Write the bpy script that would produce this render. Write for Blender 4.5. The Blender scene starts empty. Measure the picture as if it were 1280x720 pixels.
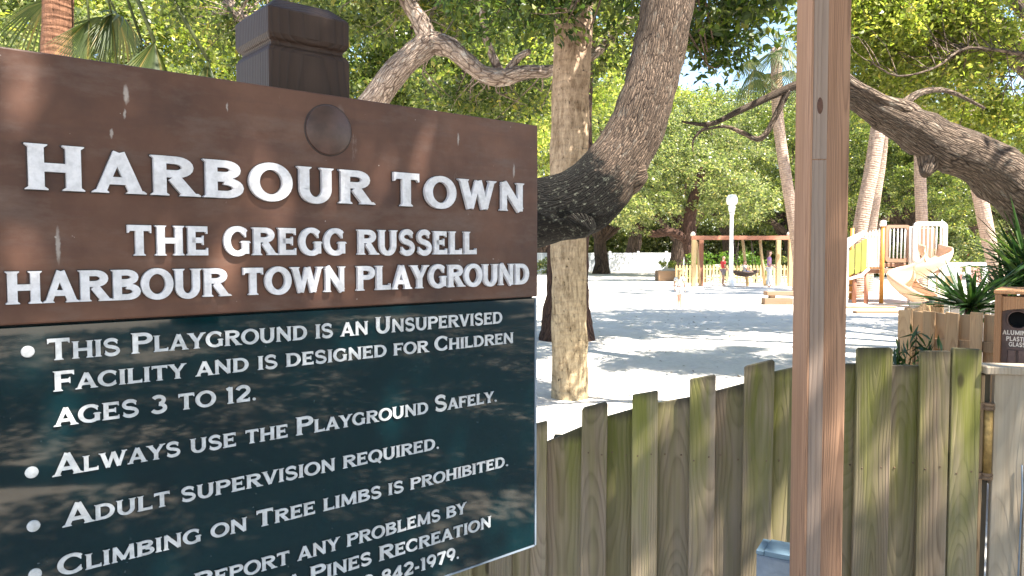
import bpy, bmesh, math, random
import numpy as np
from mathutils import Vector, Matrix, noise as mnoise

SC = bpy.context.scene
COL = SC.collection
RNG = np.random.default_rng(7)
random.seed(7)
PI = math.pi

# ------------------------------------------------------------------ camera
EYE = 1.6
FPX = 930.0
PITCH = math.atan(47 / FPX)
cam_d = bpy.data.cameras.new('camera')
cam = bpy.data.objects.new('camera', cam_d)
COL.objects.link(cam)
cam_d.sensor_width = 36
cam_d.lens = 36 * FPX / 1280
cam_d.clip_start = 0.05
cam_d.clip_end = 2000
cam.location = (0, 0, EYE)
cam.rotation_euler = (PI / 2 - PITCH, 0, 0)
SC.camera = cam

# ------------------------------------------------------------------ light
SUN_EL = math.radians(57)
SUN_AZ = math.radians(128)         # compass bearing of the sun, from +Y towards +X
world = bpy.data.worlds.new('World')
SC.world = world
world.use_nodes = True
wn = world.node_tree
bg = wn.nodes['Background']
sky = wn.nodes.new('ShaderNodeTexSky')
sky.sky_type = 'NISHITA'
sky.sun_disc = False
sky.sun_elevation = SUN_EL
sky.sun_rotation = SUN_AZ
sky.air_density = 1.0
sky.dust_density = 0.6
wn.links.new(sky.outputs[0], bg.inputs[0])
bg.inputs[1].default_value = 0.10
sun_d = bpy.data.lights.new('sun', 'SUN')
sun_d.energy = 5.0
sun_d.angle = math.radians(0.5)
sun_d.color = (1.0, 0.94, 0.84)
sun = bpy.data.objects.new('sun', sun_d)
COL.objects.link(sun)
SUN_DIR = Vector((math.sin(SUN_AZ) * math.cos(SUN_EL), math.cos(SUN_AZ) * math.cos(SUN_EL), math.sin(SUN_EL)))
sun.rotation_euler = (-SUN_DIR).to_track_quat('-Z', 'Y').to_euler()
sun.location = SUN_DIR * 60
SC.view_settings.view_transform = 'Standard'
SC.view_settings.look = 'None'
SC.view_settings.gamma = 1
SC.view_settings.exposure = 2.12
SC.render.engine = 'CYCLES'
SC.cycles.max_bounces = 7
SC.cycles.diffuse_bounces = 4
SC.cycles.transmission_bounces = 4
SC.cycles.sample_clamp_indirect = 6

FW = Vector((0, math.cos(PITCH), -math.sin(PITCH)))
UP = Vector((0, math.sin(PITCH), math.cos(PITCH)))
RT = Vector((1, 0, 0))
CAM = Vector((0, 0, EYE))

def ray(x, y):
    return FW + RT * ((x - 640) / FPX) + UP * ((360 - y) / FPX)

def at(x, y, Y):
    r = ray(x, y)
    return CAM + r * (Y / r.y)

def on_plane(x, y, P, n):
    r = ray(x, y)
    return CAM + r * ((P - CAM).dot(n) / r.dot(n))

# ------------------------------------------------------------------ material helpers
def new_mat(name):
    m = bpy.data.materials.new(name)
    m.use_nodes = True
    nt = m.node_tree
    return m, nt, nt.nodes['Principled BSDF']

def N(nt, t, ins=None, **props):
    n = nt.nodes.new(t)
    for k, v in props.items():
        setattr(n, k, v)
    if ins:
        for k, v in ins.items():
            s = n.inputs[k]
            if isinstance(v, bpy.types.NodeSocket):
                nt.links.new(v, s)
            else:
                s.default_value = v
    return n

def c4(c):
    return (c[0], c[1], c[2], 1)

def ramp(nt, fac, stops, interp='LINEAR'):
    n = nt.nodes.new('ShaderNodeValToRGB')
    n.color_ramp.interpolation = interp
    el = n.color_ramp.elements
    while len(el) < len(stops):
        el.new(0.5)
    for e, (p, c) in zip(el, stops):
        e.position = p
        e.color = c4(c) if not isinstance(c, (int, float)) else (c, c, c, 1)
    nt.links.new(fac, n.inputs[0])
    return n.outputs[0]

def mix(nt, fac, a, b, blend='MIX'):
    n = nt.nodes.new('ShaderNodeMix')
    n.data_type = 'RGBA'
    n.blend_type = blend
    for s, v in ((n.inputs[0], fac), (n.inputs[6], a), (n.inputs[7], b)):
        if isinstance(v, bpy.types.NodeSocket):
            nt.links.new(v, s)
        elif s.type == 'VALUE':
            s.default_value = v
        else:
            s.default_value = c4(v)
    return n.outputs[2]

def math_(nt, op, a, b=0.0, clamp=False):
    n = nt.nodes.new('ShaderNodeMath')
    n.operation = op
    n.use_clamp = clamp
    for s, v in ((n.inputs[0], a), (n.inputs[1], b)):
        if isinstance(v, bpy.types.NodeSocket):
            nt.links.new(v, s)
        else:
            s.default_value = v
    return n.outputs[0]

def mapping(nt, vec, scale=(1, 1, 1), loc=(0, 0, 0)):
    n = nt.nodes.new('ShaderNodeMapping')
    nt.links.new(vec, n.inputs[0])
    n.inputs[1].default_value = loc
    n.inputs[3].default_value = scale
    return n.outputs[0]

def noise(nt, vec, scale, detail=4, rough=0.55, dist=0.0, out=0):
    n = N(nt, 'ShaderNodeTexNoise', {'Vector': vec, 'Scale': scale, 'Detail': detail, 'Roughness': rough, 'Distortion': dist})
    return n.outputs[out]

def bump(nt, bsdf, h, strength=0.5, dist=0.01):
    b = N(nt, 'ShaderNodeBump', {'Height': h, 'Strength': strength, 'Distance': dist})
    nt.links.new(b.outputs[0], bsdf.inputs['Normal'])
    return b

def coords(nt, rand=True, out='Object'):
    tc = N(nt, 'ShaderNodeTexCoord')
    v = tc.outputs[out]
    if rand:
        oi = N(nt, 'ShaderNodeObjectInfo')
        sc = N(nt, 'ShaderNodeVectorMath', {0: (37.0, 23.0, 51.0), 'Scale': oi.outputs['Random']}, operation='SCALE')
        v = N(nt, 'ShaderNodeVectorMath', {0: v, 1: sc.outputs[0]}, operation='ADD').outputs[0]
        return v, oi.outputs['Random']
    return v, None

def setc(nt, bsdf, col, rough=0.7, spec=0.4):
    for k, v in (('Base Color', col), ('Roughness', rough)):
        if isinstance(v, bpy.types.NodeSocket):
            nt.links.new(v, bsdf.inputs[k])
        else:
            bsdf.inputs[k].default_value = c4(v) if k == 'Base Color' else v
    bsdf.inputs['Specular IOR Level'].default_value = spec

def wood_mat(name, dark, light, algae=None, algae_amt=0.0, grain=1.0, weather=None, weather_amt=0.0, rough=0.8, axis='z', ring=16.0, knots=True, heart=.30, fade=None):
    """Board wood: long grain, flame rings, knots, greying and green algae."""
    m, nt, b = new_mat(name)
    v, rnd = coords(nt)
    if axis == 'x':
        v = N(nt, 'ShaderNodeVectorRotate', {'Vector': v, 'Angle': PI / 2}, rotation_type='Y_AXIS').outputs[0]
    raw = N(nt, 'ShaderNodeTexCoord').outputs['Object']
    if axis == 'x':
        raw = N(nt, 'ShaderNodeVectorRotate', {'Vector': raw, 'Angle': PI / 2}, rotation_type='Y_AXIS').outputs[0]
    sx = N(nt, 'ShaderNodeSeparateXYZ', {0: raw})
    nz_ = noise(nt, mapping(nt, v, (.6, .6, .75)), 1.0, 2, .5)          # wander of the heart along the board
    nw = noise(nt, mapping(nt, v, (14, 14, 1.6)), 1.0, 3, .55)
    rx = math_(nt, 'ADD', sx.outputs[0], math_(nt, 'ADD', math_(nt, 'MULTIPLY', math_(nt, 'SUBTRACT', rnd, .5), .09), math_(nt, 'MULTIPLY', math_(nt, 'SUBTRACT', nw, .5), .028)))
    ry = math_(nt, 'ADD', math_(nt, 'ADD', sx.outputs[1], .035), math_(nt, 'MULTIPLY', math_(nt, 'SUBTRACT', nz_, .5), heart))
    dd = math_(nt, 'SQRT', math_(nt, 'ADD', math_(nt, 'MULTIPLY', rx, rx), math_(nt, 'MULTIPLY', ry, ry)))
    saw = N(nt, 'ShaderNodeMath', {0: math_(nt, 'MULTIPLY', dd, ring * 7.0)}, operation='FRACT').outputs[0]
    rings = ramp(nt, saw, [(0.0, .55), (.12, 1.0), (.55, .8), (.93, .0), (1.0, .5)])
    fib = noise(nt, mapping(nt, v, (170, 170, 3.0)), 1.0, 3, 0.6)
    fib2 = noise(nt, mapping(nt, v, (55, 55, 1.2)), 1.0, 3, 0.6)
    g = math_(nt, 'MULTIPLY', rings, 0.48)
    g = math_(nt, 'ADD', g, math_(nt, 'MULTIPLY', fib2, 0.52))
    col = ramp(nt, g, [(0.12, dark), (0.75, light)])
    col = mix(nt, 0.5 * grain, col, mix(nt, fib, tuple(c * .45 for c in dark), tuple(min(1, c * 1.2) for c in light)))
    if weather:
        wz = noise(nt, mapping(nt, v, (9, 9, 1.3), (3, 1, 8)), 1.0, 4, .6)
        col = mix(nt, math_(nt, 'MULTIPLY', ramp(nt, wz, [(0.35, 0.0), (0.65, 1.0)]), weather_amt), col, mix(nt, fib2, tuple(c * .7 for c in weather), weather))
    if algae:
        az = noise(nt, mapping(nt, v, (11, 11, 1.0), (9, 2, 4)), 1.0, 5, .62)
        amt = math_(nt, 'ADD', ramp(nt, az, [(0.36, 0.0), (0.62, 1.0)]), math_(nt, 'MULTIPLY', math_(nt, 'SUBTRACT', rnd, 0.5), .7), True)
        if fade:      # algae thrives near the tops of the boards
            amt = math_(nt, 'MULTIPLY', amt, math_(nt, 'ADD', ramp(nt, sx.outputs[2], [(fade[0], .42), (fade[1], 1.0)]), math_(nt, 'MULTIPLY', math_(nt, 'SUBTRACT', nw, .5), .8)), True)
        col = mix(nt, math_(nt, 'MULTIPLY', amt, algae_amt), col, mix(nt, fib2, tuple(c * .5 for c in algae), tuple(c * 1.25 for c in algae)))
    if fade:      # grey-black weathering along the sawn top ends
        zt_ = N(nt, 'ShaderNodeAttribute', attribute_type='OBJECT', attribute_name='top_height').outputs['Fac']
        dz_ = math_(nt, 'ADD', math_(nt, 'SUBTRACT', zt_, sx.outputs[2]), math_(nt, 'MULTIPLY', math_(nt, 'SUBTRACT', fib2, .5), .05))
        col = mix(nt, math_(nt, 'MULTIPLY', ramp(nt, dz_, [(.0, 1.0), (.035, 0.0)]), .75), col, (.05, .042, .032))
    tone = math_(nt, 'ADD', math_(nt, 'MULTIPLY', N(nt, 'ShaderNodeMath', {0: math_(nt, 'MULTIPLY', rnd, 57.3)}, operation='FRACT').outputs[0], .5), .75)
    col = mix(nt, 1.0, col, N(nt, 'ShaderNodeCombineColor', {0: tone, 1: tone, 2: tone}).outputs[0], 'MULTIPLY')
    h = math_(nt, 'ADD', math_(nt, 'MULTIPLY', fib, .5), math_(nt, 'MULTIPLY', rings, .5))
    if knots:
        vo = N(nt, 'ShaderNodeTexVoronoi', {'Vector': mapping(nt, v, (1, .4, .42)), 'Scale': 5.5, 'Randomness': 1.0})
        kn = ramp(nt, vo.outputs['Distance'], [(0.0, 1.0), (0.06, .85), (.09, 0.0)])
        kh = vo.outputs['Color']
        sel = math_(nt, 'GREATER_THAN', N(nt, 'ShaderNodeSeparateColor', {0: kh}).outputs[0], .3)
        kn = math_(nt, 'MULTIPLY', kn, sel)
        col = mix(nt, math_(nt, 'MULTIPLY', kn, .8), col, tuple(c * .4 for c in dark))
    setc(nt, b, col, rough, .25)
    bump(nt, b, h, 0.55, 0.004)
    return m

def plain(name, col, rough=.6, var=.25, scale=8, spec=.4, metal=0, bumpv=0.0, rnd=True):
    m, nt, b = new_mat(name)
    v, r = coords(nt, rnd)
    n = noise(nt, v, scale, 6, .6)
    c = mix(nt, ramp(nt, n, [(.3, 0.0), (.7, 1.0)]), tuple(x * (1 - var) for x in col), tuple(min(1, x * (1 + var * .5)) for x in col))
    setc(nt, b, c, rough, spec)
    b.inputs['Metallic'].default_value = metal
    if bumpv:
        bump(nt, b, noise(nt, v, scale * 6, 5, .6), bumpv, .01)
    return m

def bark_mat(name, furrow, plate, lichen=None, su=9.0, sv=3.2, stain=None, strength=.9, dist=.03, lich_amt=.4):
    """Ridged bark on the tube UVs (metres round / along the limb)."""
    m, nt, b = new_mat(name)
    tc = N(nt, 'ShaderNodeTexCoord')
    uv = tc.outputs['UV']
    wob = N(nt, 'ShaderNodeTexNoise', {'Vector': mapping(nt, uv, (6, 6, 6)), 'Scale': 1.0, 'Detail': 3}).outputs['Color']
    uvw = N(nt, 'ShaderNodeVectorMath', {0: mapping(nt, uv, (su, sv, 1)), 1: N(nt, 'ShaderNodeVectorMath', {0: wob, 'Scale': 1.1}, operation='SCALE').outputs[0]}, operation='ADD').outputs[0]
    vo = N(nt, 'ShaderNodeTexVoronoi', {'Vector': uvw, 'Scale': 1.0}, feature='DISTANCE_TO_EDGE').outputs['Distance']
    vo2 = N(nt, 'ShaderNodeTexVoronoi', {'Vector': uvw, 'Scale': 2.3}, feature='DISTANCE_TO_EDGE').outputs['Distance']
    fine = noise(nt, mapping(nt, uv, (su * 6, sv * 4, 1)), 1.0, 6, .68)
    pl = math_(nt, 'MINIMUM', ramp(nt, vo, [(0.0, 0.0), (.32, 1.0)]), ramp(nt, vo2, [(0.0, .25), (.22, 1.0)]))
    h = math_(nt, 'ADD', pl, math_(nt, 'MULTIPLY', fine, .45))
    col = ramp(nt, math_(nt, 'MULTIPLY', h, .7), [(.22, furrow), (.45, tuple(.5 * a + .5 * c for a, c in zip(furrow, plate))), (.85, plate)])
    col = mix(nt, math_(nt, 'MULTIPLY', ramp(nt, noise(nt, mapping(nt, uv, (3, 2, 1)), 1.0, 5, .65), [(.42, 0.0), (.62, 1.0)]), .45), col, tuple(c * .55 for c in plate))
    if lichen:
        lf = ramp(nt, noise(nt, mapping(nt, uv, (9, 7, 1), (4, 7, 0)), 1.0, 6, .72), [(.55, 0.0), (.64, 1.0)])
        col = mix(nt, math_(nt, 'MULTIPLY', lf, lich_amt), col, lichen)
    rough = .9
    if stain:                      # black algae / wet patch that belongs to this trunk
        P, R = stain
        d = N(nt, 'ShaderNodeVectorMath', {0: tc.outputs['Object'], 1: P}, operation='DISTANCE').outputs['Value']
        d = math_(nt, 'ADD', d, math_(nt, 'MULTIPLY', math_(nt, 'SUBTRACT', noise(nt, tc.outputs['Object'], 5.0, 6, .7), .5), R * 1.5))
        f = ramp(nt, math_(nt, 'DIVIDE', d, R), [(.7, 1.0), (1.05, 0.0)])
        black = mix(nt, ramp(nt, noise(nt, tc.outputs['Object'], 34.0, 4, .7), [(.57, 0.0), (.66, 1.0)]), (.006, .006, .005), (.12, .125, .095))
        col = mix(nt, math_(nt, 'MULTIPLY', f, .96), col, black)
    setc(nt, b, col, rough, .2)
    bump(nt, b, h, strength, dist)
    return m

def palm_mat(name, dark, light, ring=0.0, upper=None):
    m, nt, b = new_mat(name)
    uv = N(nt, 'ShaderNodeTexCoord').outputs['UV']
    fib = noise(nt, mapping(nt, uv, (24, 6, 1)), 1.0, 8, .75, .8)
    blot = noise(nt, mapping(nt, uv, (7, 5, 1)), 1.0, 6, .66)
    pits = noise(nt, mapping(nt, uv, (26, 15, 1), (3, 1, 0)), 1.0, 3, .6)
    sc = N(nt, 'ShaderNodeTexWave', {'Vector': mapping(nt, uv, (.25, 1, 1)), 'Scale': 4.2, 'Distortion': 5.0, 'Detail': 3, 'Detail Scale': 2.2}, wave_type='BANDS', bands_direction='Y').outputs['Fac']
    col = ramp(nt, math_(nt, 'ADD', math_(nt, 'MULTIPLY', fib, .6), math_(nt, 'MULTIPLY', blot, .4)), [(.36, dark), (.56, light)])
    if upper:      # browner old leaf-base bark higher up the trunk
        zz = N(nt, 'ShaderNodeSeparateXYZ', {0: N(nt, 'ShaderNodeTexCoord').outputs['Object']}).outputs[2]
        f = ramp(nt, math_(nt, 'DIVIDE', math_(nt, 'ADD', zz, math_(nt, 'MULTIPLY', blot, 1.2)), 6.0), [(.22, 0.0), (.8, 1.0)])
        col = mix(nt, f, col, ramp(nt, math_(nt, 'ADD', math_(nt, 'MULTIPLY', fib, .5), math_(nt, 'MULTIPLY', blot, .5)), [(.38, upper[0]), (.60, upper[1])]))
    col = mix(nt, math_(nt, 'MULTIPLY', ramp(nt, sc, [(.0, 1.0), (.16, 0.0)]), ring), col, dark)
    col = mix(nt, ramp(nt, pits, [(.66, 0.0), (.72, .85)]), col, tuple(c * .35 for c in dark))
    setc(nt, b, col, .9, .15)
    bump(nt, b, math_(nt, 'SUBTRACT', math_(nt, 'ADD', math_(nt, 'MULTIPLY', fib, .8), math_(nt, 'MULTIPLY', sc, ring)), ramp(nt, pits, [(.62, 0.0), (.72, .8)])), .9, .03)
    return m

def leaf_mat(name, a, bcol, c, trans=.45, spec=.35, rough=.45):
    m, nt, b = new_mat(name)
    geo = N(nt, 'ShaderNodeNewGeometry')
    r = geo.outputs['Random Per Island']
    col = ramp(nt, r, [(0.0, a), (.5, bcol), (.92, c), (1.0, (c[0] * 1.5, c[1] * 1.15, c[2]))])
    setc(nt, b, col, rough, spec)
    tr = N(nt, 'ShaderNodeBsdfTranslucent', {'Color': mix(nt, 1.0, col, (1.5, 1.7, .8), 'MULTIPLY')})
    mx = N(nt, 'ShaderNodeMixShader', {0: trans, 1: b.outputs[0], 2: tr.outputs[0]})
    nt.links.new(mx.outputs[0], nt.nodes['Material Output'].inputs[0])
    return m

# ------------------------------------------------------------------ scene-graph helpers
def tag(o, label=None, cat=None, group=None, kind=None):
    if label: o['label'] = label
    if cat: o['category'] = cat
    if group: o['group'] = group
    if kind: o['kind'] = kind
    return o

def empty(name, loc=(0, 0, 0), rz=0.0, label=None, cat=None, group=None, scale=1.0):
    o = bpy.data.objects.new(name, None)
    COL.objects.link(o)
    o.empty_display_size = .2
    o.location = loc
    o.rotation_euler = (0, 0, rz)
    o.scale = (scale,) * 3
    return tag(o, label, cat, group)

def link(name, me, mat=None, parent=None, loc=(0, 0, 0), rot=(0, 0, 0)):
    o = bpy.data.objects.new(name, me)
    COL.objects.link(o)
    if mat is not None and not me.materials:
        me.materials.append(mat)
    o.parent = parent
    o.location = loc
    o.rotation_euler = rot
    return o

def copy_tree(o, parent=None):
    c = o.copy()
    COL.objects.link(c)
    c.parent = parent
    for ch in list(o.children):
        copy_tree(ch, c)
    return c

class MB:
    """Collects boxes, prisms, tubes into one mesh (with UVs in metres on tubes)."""
    def __init__(s):
        s.v, s.f, s.uv, s.sm = [], [], [], []

    def add(s, vs, fs, smooth=False, uvs=None):
        o = len(s.v)
        s.v.extend([tuple(p) for p in vs])
        for i, f in enumerate(fs):
            s.f.append(tuple(o + k for k in f))
            s.uv.append(uvs[i] if uvs else [(vs[k][0] + vs[k][1], vs[k][2]) for k in f])
            s.sm.append(smooth)
        return s

    def box(s, x0, x1, y0, y1, z0, z1, M=None):
        vs = [Vector((x, y, z)) for z in (z0, z1) for y in (y0, y1) for x in (x0, x1)]
        if M is not None: vs = [M @ p for p in vs]
        return s.add(vs, [(0, 2, 3, 1), (4, 5, 7, 6), (0, 1, 5, 4), (1, 3, 7, 5), (3, 2, 6, 7), (2, 0, 4, 6)])

    def prism(s, poly, y0, y1, M=None):
        """Polygon in local x,z extruded along y (counter-clockwise seen from -y)."""
        n = len(poly)
        vs = [Vector((x, y0, z)) for x, z in poly] + [Vector((x, y1, z)) for x, z in poly]
        if M is not None: vs = [M @ p for p in vs]
        fs = [tuple(range(n)), tuple(reversed(range(n, 2 * n)))]
        fs += [(i, i + n, (i + 1) % n + n, (i + 1) % n) for i in range(n)]
        return s.add(vs, fs)

    def tube(s, pts, rad, seg=10, smooth=True, lump=0.0, lscale=2.0, cap=True, sub=0, flat=None):
        pts = [Vector(p) for p in pts]
        if sub:
            pts, rad = catmull(pts, rad, sub)
        n = len(pts)
        tans = [(pts[min(i + 1, n - 1)] - pts[max(i - 1, 0)]).normalized() for i in range(n)]
        ref = Vector((0, 0, 1)) if abs(tans[0].z) < .9 else Vector((1, 0, 0))
        nx = tans[0].cross(ref).normalized()
        vs, L, acc = [], [], 0.0
        for i in range(n):
            t = tans[i]
            nx = (nx - t * nx.dot(t)).normalized()
            ny = t.cross(nx)
            if i: acc += (pts[i] - pts[i - 1]).length
            L.append(acc)
            for k in range(seg):
                a = 2 * PI * k / seg
                d = nx * math.cos(a) + ny * math.sin(a)
                r = rad[i]
                if lump:
                    q = pts[i] + d * r
                    r *= 1 + lump * (mnoise.noise(q * lscale) + .5 * mnoise.noise(q * lscale * 2.7))
                vs.append(pts[i] + d * r)
        fs, uvs = [], []
        per = 2 * PI * max(rad)
        for i in range(n - 1):
            for k in range(seg):
                k2 = (k + 1) % seg
                fs.append((i * seg + k, i * seg + k2, (i + 1) * seg + k2, (i + 1) * seg + k))
                u0, u1 = per * k / seg, per * (k + 1) / seg
                uvs.append([(u0, L[i]), (u1, L[i]), (u1, L[i + 1]), (u0, L[i + 1])])
        if cap:
            fs.append(tuple(reversed(range(seg)))); uvs.append([(0, 0)] * seg)
            fs.append(tuple(range((n - 1) * seg, n * seg))); uvs.append([(0, 0)] * seg)
        return s.add(vs, fs, smooth, uvs)

    def lathe(s, prof, seg=16, M=None, smooth=True):
        """prof: list of (r, z)."""
        vs = [Vector((r * math.cos(2 * PI * k / seg), r * math.sin(2 * PI * k / seg), z)) for r, z in prof for k in range(seg)]
        if M is not None: vs = [M @ p for p in vs]
        fs = []
        for i in range(len(prof) - 1):
            for k in range(seg):
                k2 = (k + 1) % seg
                fs.append((i * seg + k, i * seg + k2, (i + 1) * seg + k2, (i + 1) * seg + k))
        fs.append(tuple(reversed(range(seg))))
        fs.append(tuple(range((len(prof) - 1) * seg, len(prof) * seg)))
        return s.add(vs, fs, smooth)

    def mesh(s, name, bevel=0.0, segs=1):
        me = bpy.data.meshes.new(name)
        me.from_pydata(s.v, [], s.f)
        uvl = me.uv_layers.new(name='UVMap')
        flat = [c for f in s.uv for p in f for c in p]
        uvl.data.foreach_set('uv', flat)
        me.polygons.foreach_set('use_smooth', s.sm)
        if bevel:
            bm = bmesh.new()
            bm.from_mesh(me)
            es = [e for e in bm.edges if len(e.link_faces) == 2 and e.calc_face_angle(0) > .5]
            bmesh.ops.bevel(bm, geom=es, offset=bevel, segments=segs, profile=.5, affect='EDGES', clamp_overlap=True)
            bm.to_mesh(me)
            bm.free()
        me.update()
        return me

    def build(s, name, mat, parent=None, loc=(0, 0, 0), rot=(0, 0, 0), bevel=0.0, segs=1):
        return link(name, s.mesh(name, bevel, segs), mat, parent, loc, rot)

def catmull(pts, rad, sub):
    P, R = [], []
    n = len(pts)
    for i in range(n - 1):
        p0, p1, p2, p3 = pts[max(i - 1, 0)], pts[i], pts[i + 1], pts[min(i + 2, n - 1)]
        for k in range(sub):
            t = k / sub
            P.append(.5 * ((2 * p1) + (p2 - p0) * t + (2 * p0 - 5 * p1 + 4 * p2 - p3) * t * t + (3 * p1 - p0 - 3 * p2 + p3) * t ** 3))
            R.append(rad[i] * (1 - t) + rad[i + 1] * t)
    P.append(pts[-1]); R.append(rad[-1])
    return P, R

def leaves_mesh(name, C, D, Nn, Ls, Ws):
    """Rhombic bent leaves: centres C, long axis D, normal Nn (all N x 3), length Ls, width Ws."""
    n = len(C)
    D = D / np.linalg.norm(D, axis=1, keepdims=True)
    S = np.cross(D, Nn); S /= np.linalg.norm(S, axis=1, keepdims=True) + 1e-9
    U = np.cross(S, D)
    L = Ls[:, None]; W = Ws[:, None]
    base = C - D * L * .5
    tip = C + D * L * .5 - U * L * .10
    l1 = C + S * W * .5 + D * L * .02 + U * W * .12
    l2 = C - S * W * .5 + D * L * .02 + U * W * .12
    V = np.stack([base, l2, tip, l1], 1).reshape(-1, 3).astype(np.float32)
    me = bpy.data.meshes.new(name)
    me.vertices.add(4 * n)
    me.vertices.foreach_set('co', V.ravel())
    me.loops.add(4 * n)
    me.loops.foreach_set('vertex_index', np.arange(4 * n, dtype=np.int32))
    me.polygons.add(n)
    me.polygons.foreach_set('loop_start', np.arange(0, 4 * n, 4, dtype=np.int32))
    me.polygons.foreach_set('loop_total', np.full(n, 4, dtype=np.int32))
    me.update(calc_edges=True)
    me.validate()
    return me

def rand_unit(n, rng):
    v = rng.normal(size=(n, 3))
    return v / (np.linalg.norm(v, axis=1, keepdims=True) + 1e-9)

def crown_points(blobs, rng, shell=.5):
    """blobs: (centre, (rx,ry,rz), n) -> cluster centres."""
    out = []
    for c, r, n in blobs:
        d = rand_unit(n, rng)
        rad = (shell ** 3 + (1 - shell ** 3) * rng.random(n)) ** (1 / 3)
        out.append(np.array(c) + d * rad[:, None] * np.array(r))
    return np.concatenate(out)

def clusters_to_leaves(name, P, rng, per, rc, L, W, flat=.55, droop=.0):
    n = len(P)
    cnt = rng.integers(int(per * .5), int(per * 1.5) + 1, n)
    idx = np.repeat(np.arange(n), cnt)
    m = len(idx)
    sz = (0.55 + .9 * rng.random(n))[idx]
    off = rand_unit(m, rng) * (rng.random(m) ** .5)[:, None] * (rc * sz)[:, None]
    off[:, 2] *= flat
    C = P[idx] + off
    D = off / rc + rand_unit(m, rng) * .8
    D[:, 2] -= droop
    Nn = rand_unit(m, rng) * .8
    Nn[:, 2] += .75
    k = .65 + .7 * rng.random(m)
    return leaves_mesh(name, C, D, Nn, L * k, W * k)

# ------------------------------------------------------------------ materials
M = {}
def sand_mat():
    m, nt, b = new_mat('sand')
    tc = N(nt, 'ShaderNodeTexCoord'); v = tc.outputs['Object']
    n1 = noise(nt, v, 1.1, 6, .6)
    n2 = noise(nt, v, 14, 6, .65)
    n3 = noise(nt, v, 160, 3, .6)
    col = ramp(nt, n1, [(.3, (.60, .55, .49)), (.7, (.71, .67, .61))])
    col = mix(nt, ramp(nt, n2, [(.35, .35), (.6, 0.0)]), col, (.42, .39, .35))
    col = mix(nt, math_(nt, 'MULTIPLY', ramp(nt, n3, [(.6, 0.0), (.72, 1.0)]), .15), col, (.25, .21, .17))
    setc(nt, b, col, .95, .1)
    vor = N(nt, 'ShaderNodeTexVoronoi', {'Vector': v, 'Scale': 2.6, 'Randomness': 1.0}, feature='SMOOTH_F1')
    pr = ramp(nt, vor.outputs['Distance'], [(.05, 0.0), (.32, 1.0)])       # trodden hollows
    h = math_(nt, 'ADD', math_(nt, 'ADD', math_(nt, 'MULTIPLY', noise(nt, v, 4.5, 5, .6), 1.0), math_(nt, 'MULTIPLY', n2, .4)), math_(nt, 'MULTIPLY', pr, .5))
    bump(nt, b, h, .6, .07)
    return m
M['sand'] = sand_mat()

def sign_brown():
    m, nt, b = new_mat('sign_brown_paint')
    v, _ = coords(nt, False)
    n1 = noise(nt, v, 3.0, 6, .62)
    n2 = noise(nt, v, 34, 5, .6)
    col = ramp(nt, n1, [(.28, (.054, .029, .023)), (.5, (.106, .051, .034)), (.72, (.170, .085, .055))])
    sc = noise(nt, mapping(nt, v, (26, 26, 7)), 1.0, 6, .7)
    col = mix(nt, math_(nt, 'MULTIPLY', ramp(nt, sc, [(.66, 0.0), (.74, 1.0)]), .5), col, (.30, .25, .22))
    col = mix(nt, math_(nt, 'MULTIPLY', ramp(nt, noise(nt, mapping(nt, v, (1.2, 1, 9), (5, 0, 2)), 3.0, 4, .6), [(.5, 0.0), (.7, 1.0)]), .35), col, (.05, .03, .03))
    for (px_, pz_, hl, hw) in ((-.371, 1.868, .019, .0050), (-.374, 1.835, .010, .0025), (-.478, 1.612, .034, .0040), (-.395, 1.800, .010, .003), (.33, 1.86, .016, .003), (-.20, 1.868, .010, .002), (.03, 1.87, .035, .012), (.50, 1.80, .02, .004)):
        wob_ = N(nt, 'ShaderNodeVectorMath', {0: v, 1: N(nt, 'ShaderNodeVectorMath', {0: N(nt, 'ShaderNodeTexNoise', {'Vector': v, 'Scale': 120.0, 'Detail': 3}).outputs['Color'], 'Scale': .006}, operation='SCALE').outputs[0]}, operation='ADD').outputs[0]
        dv = N(nt, 'ShaderNodeVectorMath', {0: N(nt, 'ShaderNodeVectorMath', {0: wob_, 1: (px_, 0, pz_)}, operation='SUBTRACT').outputs[0], 1: (1 / hw, 0, 1 / hl)}, operation='MULTIPLY').outputs[0]
        ln = N(nt, 'ShaderNodeVectorMath', {0: dv}, operation='LENGTH').outputs['Value']
        col = mix(nt, ramp(nt, ln, [(.5, .8 if hw < .01 else .25), (1.0, 0.0)]), col, (.36, .32, .29))
    grime = noise(nt, mapping(nt, v, (5, 1, 14), (2, 0, 5)), 1.0, 7, .7)
    col = mix(nt, math_(nt, 'MULTIPLY', ramp(nt, grime, [(.5, 0.0), (.68, 1.0)]), .45), col, (.16, .115, .095))
    specks = noise(nt, v, 75, 2, .5)
    col = mix(nt, ramp(nt, specks, [(.735, 0.0), (.76, .7)]), col, (.42, .37, .33))
    setc(nt, b, col, ramp(nt, n2, [(.3, .40), (.7, .6)]), .25)
    bump(nt, b, math_(nt, 'ADD', math_(nt, 'MULTIPLY', n2, .4), sc), .12, .004)
    return m
M['sign_brown'] = sign_brown()

M['plug_brown'] = plain('dark_plug_paint', (.088, .048, .037), .4, .4, 26, bumpv=.1)

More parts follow.
